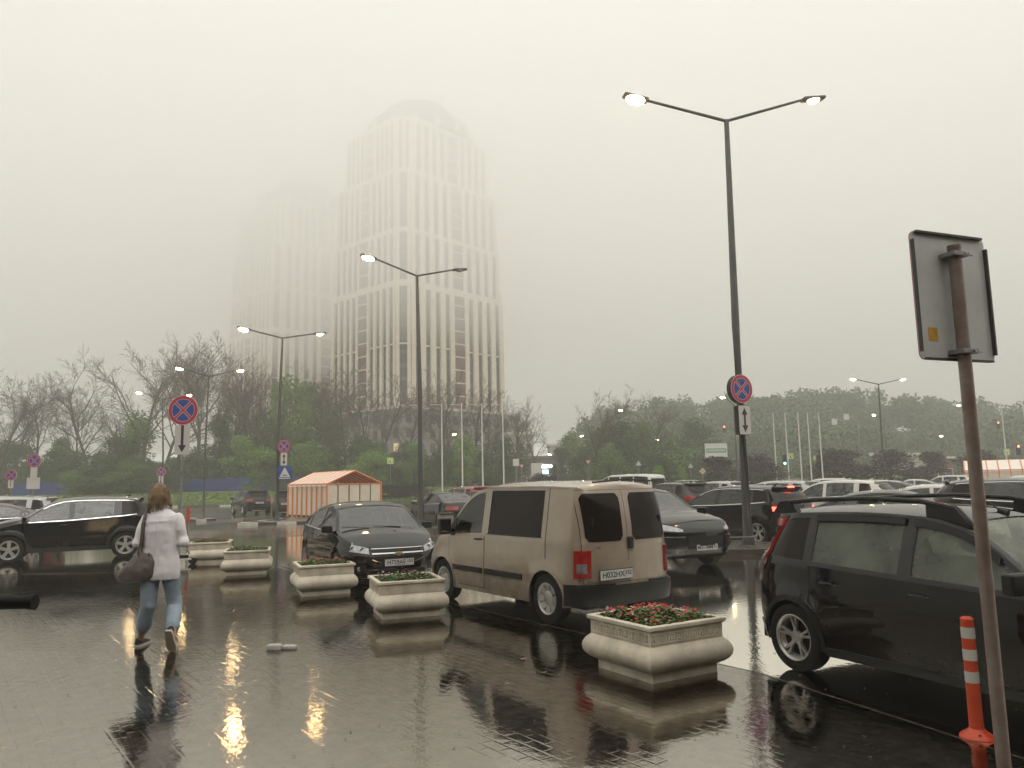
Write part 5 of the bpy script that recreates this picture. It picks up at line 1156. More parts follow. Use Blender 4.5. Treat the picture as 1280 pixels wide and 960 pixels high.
def signal(px, py, y, col, label, arm=0):
    x, _, z = AT(px, py, y); r = empty('traffic_light', (x+arm, y, 0), 0, label, 'traffic light'); MB().tube([(0, 0, 0), (0, 0, z+.6)], .06, 6).build('pole', M_STEEL, r)
    if arm: MB().tube([(0, 0, z+.5), (-arm, 0, z+.5)], .05, 6).build('arm', M_STEEL, r)
    MB().box((-arm-.2, -.2, z-.85), (-arm+.2, .0, z+.4)).build('housing', M_BLACK, r)
    for i in range(3): MB().lathe([(.001, .02), (.13, .01), (.14, 0)], 12, Matrix.Translation((-arm, -.2, z-.6+i*.4)) @ Matrix.Rotation(math.pi/2, 4, 'X')).build('lens', col if i == (0 if col is M_LG else 2) else M_UNDER, r)
signal(980, 573, 92, M_LG, 'traffic light showing green, by the first flagpoles'); signal(1247, 530, 130, M_RL, 'high traffic light showing red, hung on an arm', 2.5); signal(1272, 560, 95, M_RL, 'low traffic light showing red at the picture edge'); signal(905, 535, 140, M_RL, 'traffic light showing red above the billboard')
for (px, py, dx, lb) in ((1043, 530, -2.2, 'tall mast with a small board on its arm before the wood'), (1058, 524, 1.5, 'tall curved mast with cameras before the wood')):
    x, _, z = AT(px, py, 105); r = empty('mast', (x+dx, 105, 0), 0, lb, 'mast'); MB().tube([(0, 0, 0), (0, 0, z-.6), (-dx*.3, 0, z), (-dx, 0, z+.3)], .07, 6).build('pole', M_STEEL, r); MB().box((-dx-.35, -.1, z-.1), (-dx+.35, .1, z+.7)).build('board', M_SBACK, r)

# ---------------------------------------------------------------- trees
M_BARK = mat('bark', (.085, .066, .05), .9, var=.4, vscale=3); M_TWIG = mat('twig', (.095, .07, .055), .9)
M_LF = [mat('leaf_deep', (.062, .125, .026), .6, c2=(.026, .056, .012), vscale=.9), mat('leaf_mid', (.15, .26, .04), .6, c2=(.065, .13, .022), vscale=.9), mat('leaf_fresh', (.24, .40, .05), .6, c2=(.09, .18, .028), vscale=1.2), mat('leaf_maroon', (.030, .010, .013), .6, c2=(.012, .005, .007), vscale=1.5), mat('leaf_wood', (.078, .14, .036), .7, c2=(.045, .085, .024), vscale=.12)]
def bare_tree_meshes(seed, H_, spread=.42, lv=4):
    q = random.Random(seed); tk, br, tw_ = MB(), MB(), MB()
    def grow(p, d, L_, r, k):
        n = 4 if k < 2 else 3 if k < 3 else 2; pts = [p]; dd = d.copy()
        for i in range(n):
            dd = (dd+Vector((q.gauss(0, .11+.03*k), q.gauss(0, .11+.03*k), q.gauss(.05 if k else .0, .06)+(.03 if k < 3 else -.02)))).normalized(); pts.append(pts[-1]+dd*(L_/n))
        rr = [r*(1-.62*i/n) for i in range(n+1)]
        (tk if k == 0 else br if k < 3 else tw_).tube(pts, rr, 7 if k == 0 else 4 if k < 3 else 3, cap=False)
        if k >= lv: return
        m_ = (10, 6, 6, 4)[k]
        for i in range(m_):
            f = (.38 if k == 0 else .22)+(.62 if k == 0 else .76)*(i+q.random()*.7)/m_; f = min(f, .99); j = min(n-1, int(f*n)); pp = pts[j].lerp(pts[j+1], f*n-j)
            a = q.uniform(0, 6.28); ax = (pts[j+1]-pts[j]).normalized(); s_ = ax.cross(Vector((math.cos(a), math.sin(a), .3))).normalized(); nd = (ax*q.uniform(.55, 1.0)+s_*q.uniform(.5, .95)*(.85 if k else spread*2)).normalized()
            grow(pp, nd, L_*q.uniform(.42, .68)*(1-.35*f if k == 0 else 1)*(1.05 if k == 0 else .82), max(.012, rr[j]*.5), k+1)
    grow(Vector((0, 0, -.2)), Vector((0, 0, 1)), H_*.80, H_*.015, 0)
    out = []
    for nm, mb, m_ in (('trunk', tk, M_BARK), ('branches', br, M_BARK), ('crown', tw_, M_TWIG)): me = mb.mesh(nm, nm == 'trunk'); me.materials.append(m_); out.append((nm, me))
    return out
BT = [bare_tree_meshes(s_, 10, sp) for s_, sp in ((3, .42), (8, .5), (15, .36), (27, .46))]
def leaf_crown(seed, clumps, n, ls, name='crown'):
    """clumps: (x, y, z, radius, flatness); small leaf faces through the outer volume of each clump"""
    g = np.random.RandomState(seed); C = np.array(clumps, float); wgt = C[:, 3]**2; ci = g.choice(len(C), n, p=wgt/wgt.sum()); c = C[ci]
    d = g.normal(size=(n, 3)); d /= np.linalg.norm(d, axis=1)[:, None]; rad = c[:, 3]*(.25+.85*g.rand(n)**.6+.12*np.abs(g.normal(size=n))); P = c[:, :3]+d*rad[:, None]*np.stack([np.ones(n), np.ones(n), c[:, 4]], 1)
    a = g.normal(size=(n, 3)); a /= np.linalg.norm(a, axis=1)[:, None]; b_ = np.cross(a, g.normal(size=(n, 3))); b_ /= np.linalg.norm(b_, axis=1)[:, None]; s_ = (ls*(.6+.8*g.rand(n)))[:, None]
    V = np.concatenate([P-a*s_, P+b_*s_*.6, P+a*s_, P-b_*s_*.6], 1).reshape(-1, 3); me = bpy.data.meshes.new(name); me.from_pydata(V.tolist(), [], np.arange(4*n).reshape(-1, 4).tolist()); return me
def clumps_for(seed, H_, R0, z0=.25, k=16):
    q = random.Random(seed); o = []
    for _ in range(k):
        f = q.random(); z = H_*(z0+(.93-z0)*f); w_ = math.sin(math.pi*min(.98, .18+.78*f))*R0; a = q.uniform(0, 6.28); rr = w_*q.uniform(.2, .95); o.append((rr*math.cos(a), rr*math.sin(a), z, R0*q.uniform(.22, .46), .8))
    return o
LT = []
for s_ in range(5):
    cl = clumps_for(s_+40, 10, 3.0+.3*(s_ % 3), .16, 22); tkm = MB().tube([(0, 0, -.2), (.1, 0, 3), (0, .1, 6), (.1, 0, 8.5)], [.17, .13, .09, .03], 6)
    for c_ in cl[:12]: tkm.tube([(0, 0, c_[2]*.55), (c_[0]*.5, c_[1]*.5, c_[2]*.85), (c_[0], c_[1], c_[2])], [.07, .05, .02], 4, cap=False)
    tm_ = tkm.mesh('trunk'); tm_.materials.append(M_BARK); LT.append((tm_, leaf_crown(s_, cl, 5600, .16)))
MARKS = ((15, 'the small sign with a split plate'), (44, 'the round sign over two white plates'), (80, 'the hood of the black crossover'), (126, 'the roof of the black crossover'), (165, 'the hair of the woman'), (202, 'the small round sign past the woman'), (226, 'the largest round sign'), (261, 'the lamp on the kerb'), (300, 'the dark utility car'), (328, 'the gap before the striped shelter'), (356, 'the blue hump sign'), (390, 'the near end of the striped shelter'), (425, 'the middle of the striped shelter'), (468, 'the far end of the striped shelter'),
         (500, 'the bushes past the shelter'), (527, 'the lamp beside the black sedan'), (552, 'the second flagpole'), (577, 'the middle flagpole'), (602, 'the fourth flagpole'), (628, 'the last flagpole by the tower'), (652, 'the pale stepped building'), (684, 'the lit shop sign'), (710, 'the far row of parked cars'), (735, 'the yield sign'), (762, 'the white passenger van'), (797, 'the lamp past the van roof'), (822, 'the pair of lit lamps'), (845, 'the bright green bush'), (878, 'the diamond sign'), (900, 'the billboard'))
def where(px, y):
    m_ = min(MARKS, key=lambda k: abs(k[0]-px)); d = px-m_[0]
    return ('above ' if abs(d) < 5 else 'left of ' if d < 0 else 'right of ')+m_[1]
TG = 'trees beyond the lawn'
def bare(px, ytop, y, v, label, grp='bare trees', z0=1.2, wf=1.0):
    a = AT(px, ytop, y); H_ = a[2]-z0; k = H_/10; r = empty('bare_tree', (a[0], y, z0), random.Random(px).uniform(0, 6.28), label, 'tree', grp)
    for nm, me in BT[v % 4]: o = link(nm, me, r); o.scale = (k*wf, k*wf, k)
def leafy(px, ytop, y, v, m_, wpx, label, grp='leafy trees', z0=1.2, name='leafy_tree', lift=0):
    a = AT(px, ytop, y); H_ = max(1.5, a[2]-z0); k = H_/10; wd = wpx*(1.7 if m_ == 3 else 1.1)/F_PX*y/6.4; r = empty(name, (a[0], y, z0), random.Random(px*7+v).uniform(0, 6.28), label, 'tree' if name != 'bush' else 'bush', grp)
    tm_, cm = LT[v % 5]; o = link('trunk', tm_, r); o.scale = (wd, wd, k); o = link('crown', cm, r)
    if not cm.materials: cm.materials.append(M_LF[0])
    o.material_slots[0].link = 'OBJECT'; o.material_slots[0].material = M_LF[m_]; o.scale = (wd, wd, k)
for i, (px, yt, y, v) in enumerate(((2, 474, 108, 0), (52, 480, 112, 2), (24, 492, 122, 3), (122, 466, 110, 1), (150, 505, 118, 2), (188, 432, 106, 3), (206, 452, 118, 1), (222, 440, 112, 0), (252, 430, 108, 2), (278, 462, 114, 1), (312, 468, 116, 0), (335, 492, 110, 3), (413, 464, 116, 2), (432, 476, 110, 1), (475, 470, 120, 0), (510, 486, 116, 3),
                                     (537, 480, 122, 1), (560, 492, 118, 2), (588, 486, 124, 0), (612, 500, 118, 3), (645, 506, 112, 2), (674, 516, 118, 1), (738, 492, 104, 0), (806, 502, 100, 1), (815, 530, 112, 3), (95, 500, 116, 0), (284, 452, 112, 1), (325, 480, 120, 1), (392, 474, 122, 3), (455, 478, 122, 2))):
    bare(px, yt, y, v, ('tall' if yt < 485 else 'shorter')+' leafless tree '+where(px, y), 'bare trees')
rt = random.Random(9)
spec = []
for px in range(-20, 640, 17): spec.append((px+rt.uniform(-7, 7), rt.uniform(545, 585), rt.uniform(104, 126), rt.randrange(5), rt.choice((0, 0, 1, 1, 0)), rt.uniform(34, 60)))
spec += [(92, 588, 97, 1, 1, 50), (112, 584, 98, 3, 0, 56), (138, 580, 97, 0, 0, 56), (160, 578, 98, 2, 1, 50), (186, 582, 97, 4, 0, 46), (212, 588, 98, 1, 0, 40), (318, 590, 98, 0, 1, 34), (350, 584, 97, 2, 0, 40), (172, 515, 108, 1, 1, 62), (145, 545, 105, 2, 0, 60), (355, 474, 112, 3, 1, 66), (385, 480, 118, 0, 1, 60), (335, 510, 115, 4, 0, 60), (415, 505, 112, 1, 0, 55), (300, 545, 108, 0, 2, 50), (325, 560, 106, 2, 2, 50), (460, 565, 104, 2, 2, 46), (275, 520, 112, 3, 0, 50), (470, 560, 106, 1, 1, 40), (578, 545, 112, 3, 1, 44), (555, 560, 106, 0, 0, 50), (510, 550, 112, 4, 0, 40), (630, 575, 100, 2, 0, 30),
         (715, 540, 130, 1, 1, 44), (745, 545, 122, 3, 0, 50), (775, 525, 108, 2, 0, 70), (800, 528, 112, 0, 1, 60), (835, 545, 110, 4, 1, 64), (760, 555, 104, 4, 1, 50), (862, 525, 130, 2, 0, 60), (820, 565, 98, 1, 0, 60), (700, 560, 128, 0, 0, 40), (730, 568, 110, 2, 0, 44), (860, 560, 115, 3, 0, 60), (885, 550, 120, 0, 0, 60), (845, 575, 100, 1, 2, 24)]
for (px, yt, y, v, m_, wp) in spec:
    leafy(px, yt, y, v, m_, wp, ('tall ' if yt < 548 else 'low ' if yt > 568 else '')+('light green' if m_ == 2 else 'dark green' if m_ == 0 else 'mid green')+' tree '+('at the back ' if y > 115 else '')+where(px, y), 'leafy trees', z0=1.0 if px < 640 else .2)
leafy(822, 582, 72, 1, 2, 24, 'small bright green bush beyond the dark brown utility car', None, .0, 'bush')
for i, (px, yt, y, wp) in enumerate(((892, 571, 82, 40), (948, 567, 84, 42), (1036, 562, 86, 40), (1056, 563, 88, 44), (1112, 561, 86, 48), (1162, 565, 88, 36), (1222, 562, 86, 40), (930, 580, 78, 26))):
    leafy(px, yt, y, i, 3, wp, ('round maroon leaved tree under the billboard', 'round maroon leaved tree behind the tallest lamp pole', 'round maroon tree, first of the touching pair', 'round maroon tree, second of the touching pair', 'round maroon tree beside the blank white board', 'round maroon tree before the kiosk', 'round maroon tree past the rusty pole', 'small maroon tree low behind the dark car with red lights')[i], 'round maroon trees', 0)
for i, (px, yt) in enumerate(((485, 606), (502, 609), (520, 610), (676, 592), (690, 594), (925, 590), (960, 592), (945, 594))):
    leafy(px, yt, 82 if px < 600 else 88, i, 3 if px < 700 else 1, 22, ('low dark bush nearest the striped shelter on the lawn edge', 'low dark bush, middle of three on the lawn edge', 'low dark bush nearest the half lit lamp on the lawn edge', 'low maroon bush before the shop, toward the flagpoles', 'low maroon bush before the shop, toward the far parked cars', 'low green bush by the tallest lamp pole', 'low green bush at the foot of the first thin flagpole', 'low green bush between lamp pole and first thin flagpole')[i], 'low bushes', .2 if px < 600 else .1, 'bush')
# wooded hill at the right, one mass
hx = np.linspace(18, 330, 60)
def ridge(x): return 25+6*math.sin(x*.018+.6)+2.2*math.sin(x*.07)+1.5*math.sin(x*.19)-max(0, 60-x)*.32
def hz(x, y): t_ = min(1, max(0, (y-165)/95)); return ridge(x)*.62*t_*t_*(3-2*t_)-.2
hill = MB().loft([[(x, y, hz(x, y)) for x in hx] for y in (160, 180, 200, 220, 240, 262, 300)], cap=False, closed=False).build('hill', ground_m, smooth=True); tag(hill, kind='structure')
g = np.random.RandomState(4); cl = []
for _ in range(1500):
    y = g.uniform(162, 275); x = g.uniform(20, 300); k = g.uniform(.7, 1.3); Hh = 9*k; b_ = hz(x, y)
    for _k in range(4): cl.append((x+g.uniform(-2.6, 2.6), y+g.uniform(-2, 2), b_+Hh*g.uniform(.3, 1.0), 1.9*k*g.uniform(.5, 1.15), .85))
wm_ = leaf_crown(77, cl, 230000, .55, 'woods'); wm_.materials.append(M_LF[4]); tag(link('woods', wm_), kind='stuff')
# understorey mass along the far side of the car park
cl = [(x+g.uniform(-1, 1), 135+g.uniform(-4, 4), g.uniform(.6, 2.6), g.uniform(1.2, 2.2), .8) for x in np.arange(8, 110, 1.2)]+[(x+g.uniform(-1, 1), 127+g.uniform(-6, 8), g.uniform(1.2, 5.5), g.uniform(1.2, 2.2), .8) for x in np.arange(-92, 0, .7)]
um = leaf_crown(78, cl, 45000, .26, 'undergrowth'); um.materials.append(M_LF[0]); tag(link('undergrowth', um), kind='stuff')
# ---------------------------------------------------------------- cars where they stand
def unit(a, b): l = math.hypot(a, b); return (a/l, b/l)
def by_wheel(gx, gy, h, c, front, left):                         # centre of a car from one tyre's contact point
    lx, ly = -h[1], h[0]; s_ = CS*(c.W-.1)*(1 if left else -1); a = CS*c.wb/2*(1 if front else -1)
    return gx-h[0]*a-lx*s_, gy-h[1]*a-ly*s_
H1 = unit(.44, -.90)
r, c = hatch(); place(r, by_wheel(*G(1003, 838), H1, c, False, False), H1); tag(r, 'black hatchback with roof rails and misted windows behind the orange bollard', 'car')
H2 = unit(-.56, .83)
r, c = van(); place(r, by_wheel(*G(691, 779), H2, c, False, True), H2); tag(r, 'beige panel van with dark rear windows and a dirty side, behind the planters', 'van')
H3 = unit(.45, -.89)
r, c = sedan(); place(r, (-1.93-H3[0]*2.14, 13.0-H3[1]*2.14), H3); tag(r, 'wet black sedan facing the camera beside the nose of the beige van', 'car'); sed = r
H5 = unit(.46, -.89)
r, c = coupe_suv(); place(r, (3.58-H5[0]*2.25, 14.6-H5[1]*2.25), H5); tag(r, 'wide black car with its nose showing past the tail of the beige van', 'car')
r, cs = suv(P_BLACK, chrome=True, rim=('five', 5), rails=False, plate=('O726YM', '152'), hi_belt=.02); H4 = unit(-.894, -.449)
place(r, by_wheel(*G(10, 705), H4, cs, True, True), H4); tag(r, 'black crossover with chrome window line, passing behind the woman', 'car'); spt = r
r, cq = suv(P_BLACK, lit=True, rim=('double', 5), H=1.58, L=4.38, W=.9, rails=False, plate=('E382HC', '152')); H6 = unit(-.60, .80)
place(r, by_wheel(*G(950, 682), H6, cq, False, True), H6); tag(r, 'black crossover with glowing brake lights beside the tallest lamp pole', 'car'); qq = r
r, cd_ = suv(P_BROWN, lit=False, rim=('five', 5), H=1.64, L=4.3, W=.9, rails=True, chrome=False, plate=('T904AA', '52')); H7 = unit(-.52, .85)
p = AT(838, 620, 33.5); place(r, (p[0], p[1]), H7); tag(r, 'dark brown utility car with roof rails behind the crossover with glowing lights', 'car'); dus = r
bl = [o for o in r.children if o.name.startswith('tail_lamp')]
for o in bl[:1]: o.material_slots[0].link = 'OBJECT'; o.material_slots[0].material = M_REDLIT
GP = 'cars parked in the lot'
def car_at(proto, m, px, y, h, label, grp=GP, py=600): p = AT(px, py, y); return another(proto, m, (p[0], y), unit(*h), label, grp)
g1 = G(552, 661)
another(sed, P_BLACK, by_wheel(g1[0], g1[1], unit(-.52, .85), Car(ur=-2.25, uf=2.25, W=.89, wb=2.685, R=.315, gap=.05, top=[(0, 1), (1, 1)], belt=[(0, 1)], rear=[(0, 0), (1, 0)], front=[(0, 0), (1, 0)]), False, True), unit(-.52, .85), 'black saloon seen from behind between the lamp pole and the van', GP)
another(spt, P_BLACK, (-17.3, 51.0), unit(-.55, .83), 'dark utility car driving off along the road by the lawn', GP)
another(dus, P_GRAPH, (-13.3, 46.5), unit(-.1, 1), 'dark car mostly hidden behind the striped shelter', GP)
car_at(spt, P_RED, 582, 40, (-.6, .8), 'red hatchback beyond the black saloon, before the flagpoles')
car_at(sed, P_WHITE, 622, 47, (-.9, .4), 'white car whose roof shows above the nose of the van')
car_at(sed, P_DRED, 605, 34, (-.6, .8), 'dark red saloon just beyond the black saloon, half behind the van')
bv, _c = bus_van(); p = AT(786, 600, 45); place(bv, (p[0], 45), unit(-.6, .8)); tag(bv, 'white passenger van past the roof of the beige van', 'van')
car_at(spt, P_SILVER, 893, 37.5, (-.52, .85), 'silver wagon right behind the dark brown utility car')
car_at(spt, P_SILVER, 6, 28.5, (-.9, -.25), 'silver estate car at the picture edge, behind the black crossover')
car_at(spt, P_WHITE, -6, 34, (-.9, -.25), 'white car at the picture edge under the small round signs')
car_at(sed, P_DRED, -12, 24.2, (-.88, -.45), 'dark red car at the picture edge, close behind the black crossover')
car_at(spt, P_WHITE, 1040, 26.5, (-.72, .69), 'white sport utility car with black spoiler beside the car with glowing lights')
car_at(sed, P_BLACK, 1108, 15.6, (.85, -.52), 'black saloon showing just above the roof rails of the hatchback')
car_at(sed, P_WHITE, 1166, 22.5, (.85, -.50), 'white saloon behind the black one, by the rusty pole')
car_at(spt, P_GRAPH, 1278, 19, (.85, -.50), 'graphite car with broad windscreen at the picture edge past the rusty pole')
car_at(sed, P_GREY, 1240, 25, (.85, -.50), 'grey saloon with pale windscreen past the rusty pole')
car_at(spt, P_WHITE, 1275, 33, (-.8, .6), 'white car at the picture edge before the far shelter')
car_at(spt, P_WHITE, 1026, 47, (-.85, .5), 'small white wagon before the flagpoles')
car_at(sed, P_GREY, 1110, 41, (-.8, .6), 'dark grey saloon before the maroon trees')
car_at(sed, P_SILVER, 1143, 47, (-.85, .5), 'pale saloon under the blank white board')
car_at(spt, P_WHITE, 1180, 58, (-.8, .6), 'small pale wagon with red lamps farthest back before the kiosks')
car_at(sed, P_SILVER, 945, 34, (-.75, .66), 'silver saloon roof seen past the tallest lamp pole')
car_at(sed, P_WHITE, 985, 38, (-.75, .66), 'white saloon between the silver roof and the small wagon')
car_at(spt, P_SILVER, 965, 30.5, (-.72, .69), 'light grey car directly behind the car with glowing lights')
car_at(sed, P_RED, 1088, 52, (.9, .3), 'red car low behind the white utility car')
for i, (px, y, pr, m_, lb) in enumerate(((692, 92, sed, P_WHITE, 'pale car with lit headlamp before the shop'), (710, 96, sed, P_SILVER, 'silver car second from the shop in the far row'), (728, 98, sed, P_GRAPH, 'dark car third from the shop in the far row'), (742, 96, spt, P_SILVER, 'silver car at the end of the far row by the yield sign'),
        (766, 88, sed, P_GRAPH, 'dark car just above the roof of the beige van'), (806, 74, sed, P_RED, 'red and white looking car over the white van'), (851, 76, spt, P_WHITE, 'white car by the bright green bush'), (1003, 98, sed, P_RED, 'red car driving off beyond the flagpoles'), (1018, 100, spt, P_DRED, 'dark red car following beyond the flagpoles'), (1045, 104, bv, P_WHITE, 'white van beyond the flagpoles'), (1268, 92, spt, P_SILVER, 'silver car under the red traffic light'))):
    car_at(pr, m_, px, y, ((.7, -.7) if i in (0,) else (-.8, .55)), lb, 'cars far off on the road')

# ---------------------------------------------------------------- the walking woman
M_SKIN = mat('skin', (.48, .29, .21), .55); M_SHIRT = mat('shirt_cotton', (.90, .85, .88), .8, var=.08, vscale=5, bump=.5, bscale=7); M_JEAN = mat('jeans', (.37, .44, .52), .85, c2=(.26, .33, .41), vscale=5, bump=.5, bscale=14); M_HAIR = mat('hair', (.09, .05, .027), .5, c2=(.32, .20, .11), vscale=16, bump=.9, bscale=60)
M_BAG = mat('bag_leather', (.12, .098, .088), .5, var=.25, vscale=5, bump=.4, bscale=12); M_SHOE = mat('shoe_black', (.02, .02, .022), .5); M_SOLE = mat('shoe_sole', (.42, .33, .24), .6, var=.2, vscale=12); M_SOLEW = mat('sole_white', (.6, .55, .5), .5)
fl, fr_ = Vector((*G(176, 808), 0)), Vector((*G(214, 816), 0)); cx, cy = (fl.x+fr_.x)/2+.02, (fl.y+fr_.y)/2
P = empty('person', (cx, cy, 0), 0, 'woman in white shirt and cropped jeans walking away with a big bag on her shoulder', 'person')
def ring(c, rx, ry, n=20, tilt=0, tx=0):
    M = Matrix.Translation(c) @ Matrix.Rotation(tx, 4, 'X') @ Matrix.Rotation(tilt, 4, 'Y'); return [M @ Vector((rx*math.cos(2*math.pi*k/n), ry*math.sin(2*math.pi*k/n), 0)) for k in range(n)]
def limb(mb, pts, rad, n=14):
    mb.tube(pts, rad, n)
    for p, r in zip(pts, rad): mb.lathe([(.0005, r*.985), (r*.7, r*.7), (r*.985, 0), (r*.7, -r*.7), (.0005, -r*.985)], n, Matrix.Translation(p))
def fused(name, mb, m, vox, smooth=4, disp=0, dscale=.12):
    o = mb.build(name, m, P); md = o.modifiers.new('remesh', 'REMESH'); md.mode = 'VOXEL'; md.voxel_size = vox; md.use_smooth_shade = True
    s_ = o.modifiers.new('smooth', 'SMOOTH'); s_.factor = .5; s_.iterations = smooth
    if disp:
        tx = bpy.data.textures.new(name, 'CLOUDS'); tx.noise_scale = dscale; tx.noise_depth = 2; d = o.modifiers.new('folds', 'DISPLACE'); d.texture = tx; d.strength = disp; d.mid_level = .5
    return o
LF, RF = Vector((fl.x-cx, fl.y-cy+.02, 0)), Vector((fr_.x-cx, fr_.y-cy+.0, 0))
hipL, hipR = Vector((-.10, 0, .90)), Vector((.09, 0, .90)); anL = LF+Vector((.0, -.03, .09)); anR = RF+Vector((.01, -.02, .19)); kL = Vector((-.125, .02, .47)); kR = Vector((.125, .10, .45))
sh = 1.46; sL, sR = Vector((-.165, .0, sh-.065)), Vector((.175, .0, sh-.065)); eL, eR = Vector((-.245, -.045, 1.13)), Vector((.248, -.02, 1.13)); wL, wR = Vector((-.19, .20, 1.10)), Vector((.15, .24, 1.16))
bd = MB(); head = Vector((-.075, .07, 1.64)); neck = Vector((-.01, .01, 1.50))
bd.loft([ring((0, 0, .88), .15, .10), ring((0, 0, 1.0), .145, .095), ring((0, 0, 1.12), .125, .085), ring((0, 0, 1.28), .15, .10), ring((0, 0, 1.40), .155, .09), ring((0, .0, 1.46), .10, .06), ring((-.01, .01, 1.50), .055, .052), ring((-.03, .035, 1.56), .052, .052)])
limb(bd, [neck, head-Vector((0, 0, .03))], [.055, .06])
for (h_, k_, a_) in ((hipL, kL, anL), (hipR, kR, anR)): limb(bd, [h_, k_.lerp(h_, .5), k_, k_.lerp(a_, .35)+Vector((0, -.02, 0)), a_], [.085, .075, .055, .052, .036])
for s_, e_, w_, sg in ((sL, eL, wL, -1), (sR, eR, wR, 1)):
    limb(bd, [s_, s_.lerp(e_, .5), e_, e_.lerp(w_, .5), w_], [.05, .043, .037, .034, .025], 12); d = (w_-e_).normalized(); up = Vector((0, 0, 1)); sd = d.cross(up).normalized()
    pc_ = w_+d*.045; bd.loft([[pc_+sd*(x_*.04)+d*y_+up*z_ for x_, z_ in ((-1, -.012), (1, -.012), (1, .012), (-1, .012))] for y_ in (-.045, .045)])
    for k, ln in enumerate((.062, .075, .070, .055)):
        b0 = w_+d*.085+sd*((k-1.5)*.019); bd.tube([b0-d*.01, b0+d*ln*.45-up*.012, b0+d*ln*.7-up*.04, b0+d*ln*.6-up*.065], [.0092, .009, .0085, .007], 8)
    t0 = w_+d*.02-sd*sg*.035; bd.tube([t0, t0+d*.03-sd*sg*.03-up*.012, t0+d*.06-sd*sg*.032-up*.035], [.012, .011, .008], 8)
# head with brow, nose, chin and ears; it looks down and to its left
Hm = Matrix.Translation(head) @ Matrix.Rotation(R_(38), 4, 'Z') @ Matrix.Rotation(R_(-22), 4, 'X')
bd.loft([[Hm @ Vector((rx*math.cos(2*math.pi*k/20), oy+ry*math.sin(2*math.pi*k/20), z)) for k in range(20)] for z, rx, ry, oy in ((-.115, .025, .03, .045), (-.105, .042, .05, .035), (-.07, .056, .072, .015), (-.03, .068, .086, .005), (.02, .074, .094, 0), (.06, .072, .092, -.003), (.09, .058, .075, -.006), (.108, .035, .045, -.008), (.114, .01, .012, -.008))])
bd.add([Hm @ Vector(p) for p in ((-.014, .085, -.045), (.014, .085, -.045), (0, .118, -.042), (-.008, .09, .012), (.008, .09, .012), (0, .098, .012))], [(0, 1, 2), (0, 2, 5, 3), (1, 4, 5, 2), (0, 3, 4, 1), (3, 5, 4)])
for sx in (-1, 1): bd.tube([Hm @ Vector((sx*.072, -.005, -.03)), Hm @ Vector((sx*.084, -.012, 0)), Hm @ Vector((sx*.076, -.01, .025))], [.010, .015, .010], 8)
bd.tube([Hm @ Vector((-.022, .082, -.068)), Hm @ Vector((0, .088, -.067)), Hm @ Vector((.022, .082, -.068))], [.004, .008, .004], 6)
fused('body', bd, M_SKIN, .0065, 3)
for sx in (-1, 1): MB().lathe([(.001, .012), (.009, .008), (.012, 0)], 12, Hm @ Matrix.Translation((sx*.03, .083, .0)) @ Matrix.Rotation(-math.pi/2, 4, 'X')).build('eye', M_SOLEW, P, smooth=True)
# shirt
st = MB()
tor = [(.735, .185, .125, .005), (.80, .195, .13, 0), (.90, .192, .125, 0), (1.02, .185, .12, -.005), (1.14, .18, .118, -.01), (1.26, .187, .12, -.012), (1.36, .192, .112, -.01), (1.42, .175, .095, -.005), (1.455, .13, .075, 0), (1.49, .072, .062, .01), (1.515, .06, .058, .015)]
st.loft([ring((.015 if z < 1 else .005, y_, z), rx, ry, 28) for z, rx, ry, y_ in tor])
for s_, e_, w_ in ((sL, eL, wL), (sR, eR, wR)):
    limb(st, [s_+Vector((0, 0, .0)), s_.lerp(e_, .5)+Vector((0, -.005, 0)), e_, e_.lerp(w_, .55)], [.060, .062, .060, .050], 16)
fused('shirt', st, M_SHIRT, .009, 7, .026, .2)
sm = MB()                                                       # yoke seam, side vents and the hem
sm.tube([(-.165, -.105, 1.372), (-.09, -.126, 1.365), (0, -.131, 1.362), (.09, -.126, 1.365), (.165, -.105, 1.372)], .0035, 5); sm.tube([(0, -.132, 1.362), (.004, -.134, 1.2), (.002, -.134, 1.0), (.01, -.130, .80)], .004, 5)
sm.build('seam', mat('shirt_seam', (.80, .75, .78), .85), P)  # seam lines in a slightly darker cotton tone
MB().loft([ring((0, .008, 1.485), .075, .066, 20, 0, -.15), ring((-.002, .012, 1.53), .066, .060, 20, 0, -.2), ring((-.002, .010, 1.50), .082, .074, 20, 0, -.15)], cap=False).build('collar', M_SHIRT, P, smooth=True)
# jeans, cropped above the ankle
je = MB(); je.loft([ring((0, 0, z), rx, ry, 24) for z, rx, ry in ((1.0, .145, .10), (.93, .165, .115), (.86, .172, .12), (.80, .165, .115))])
for h_, k_, a_, hem in ((hipL, kL, anL, .14), (hipR, kR, anR, .12)):
    b_ = a_+(k_-a_).normalized()*hem; limb(je, [h_+Vector((0, 0, -.02)), h_.lerp(k_, .45), k_, k_.lerp(b_, .5), b_], [.104, .096, .082, .076, .072], 18)
fused('jeans', je, M_JEAN, .009, 6, .024, .11)
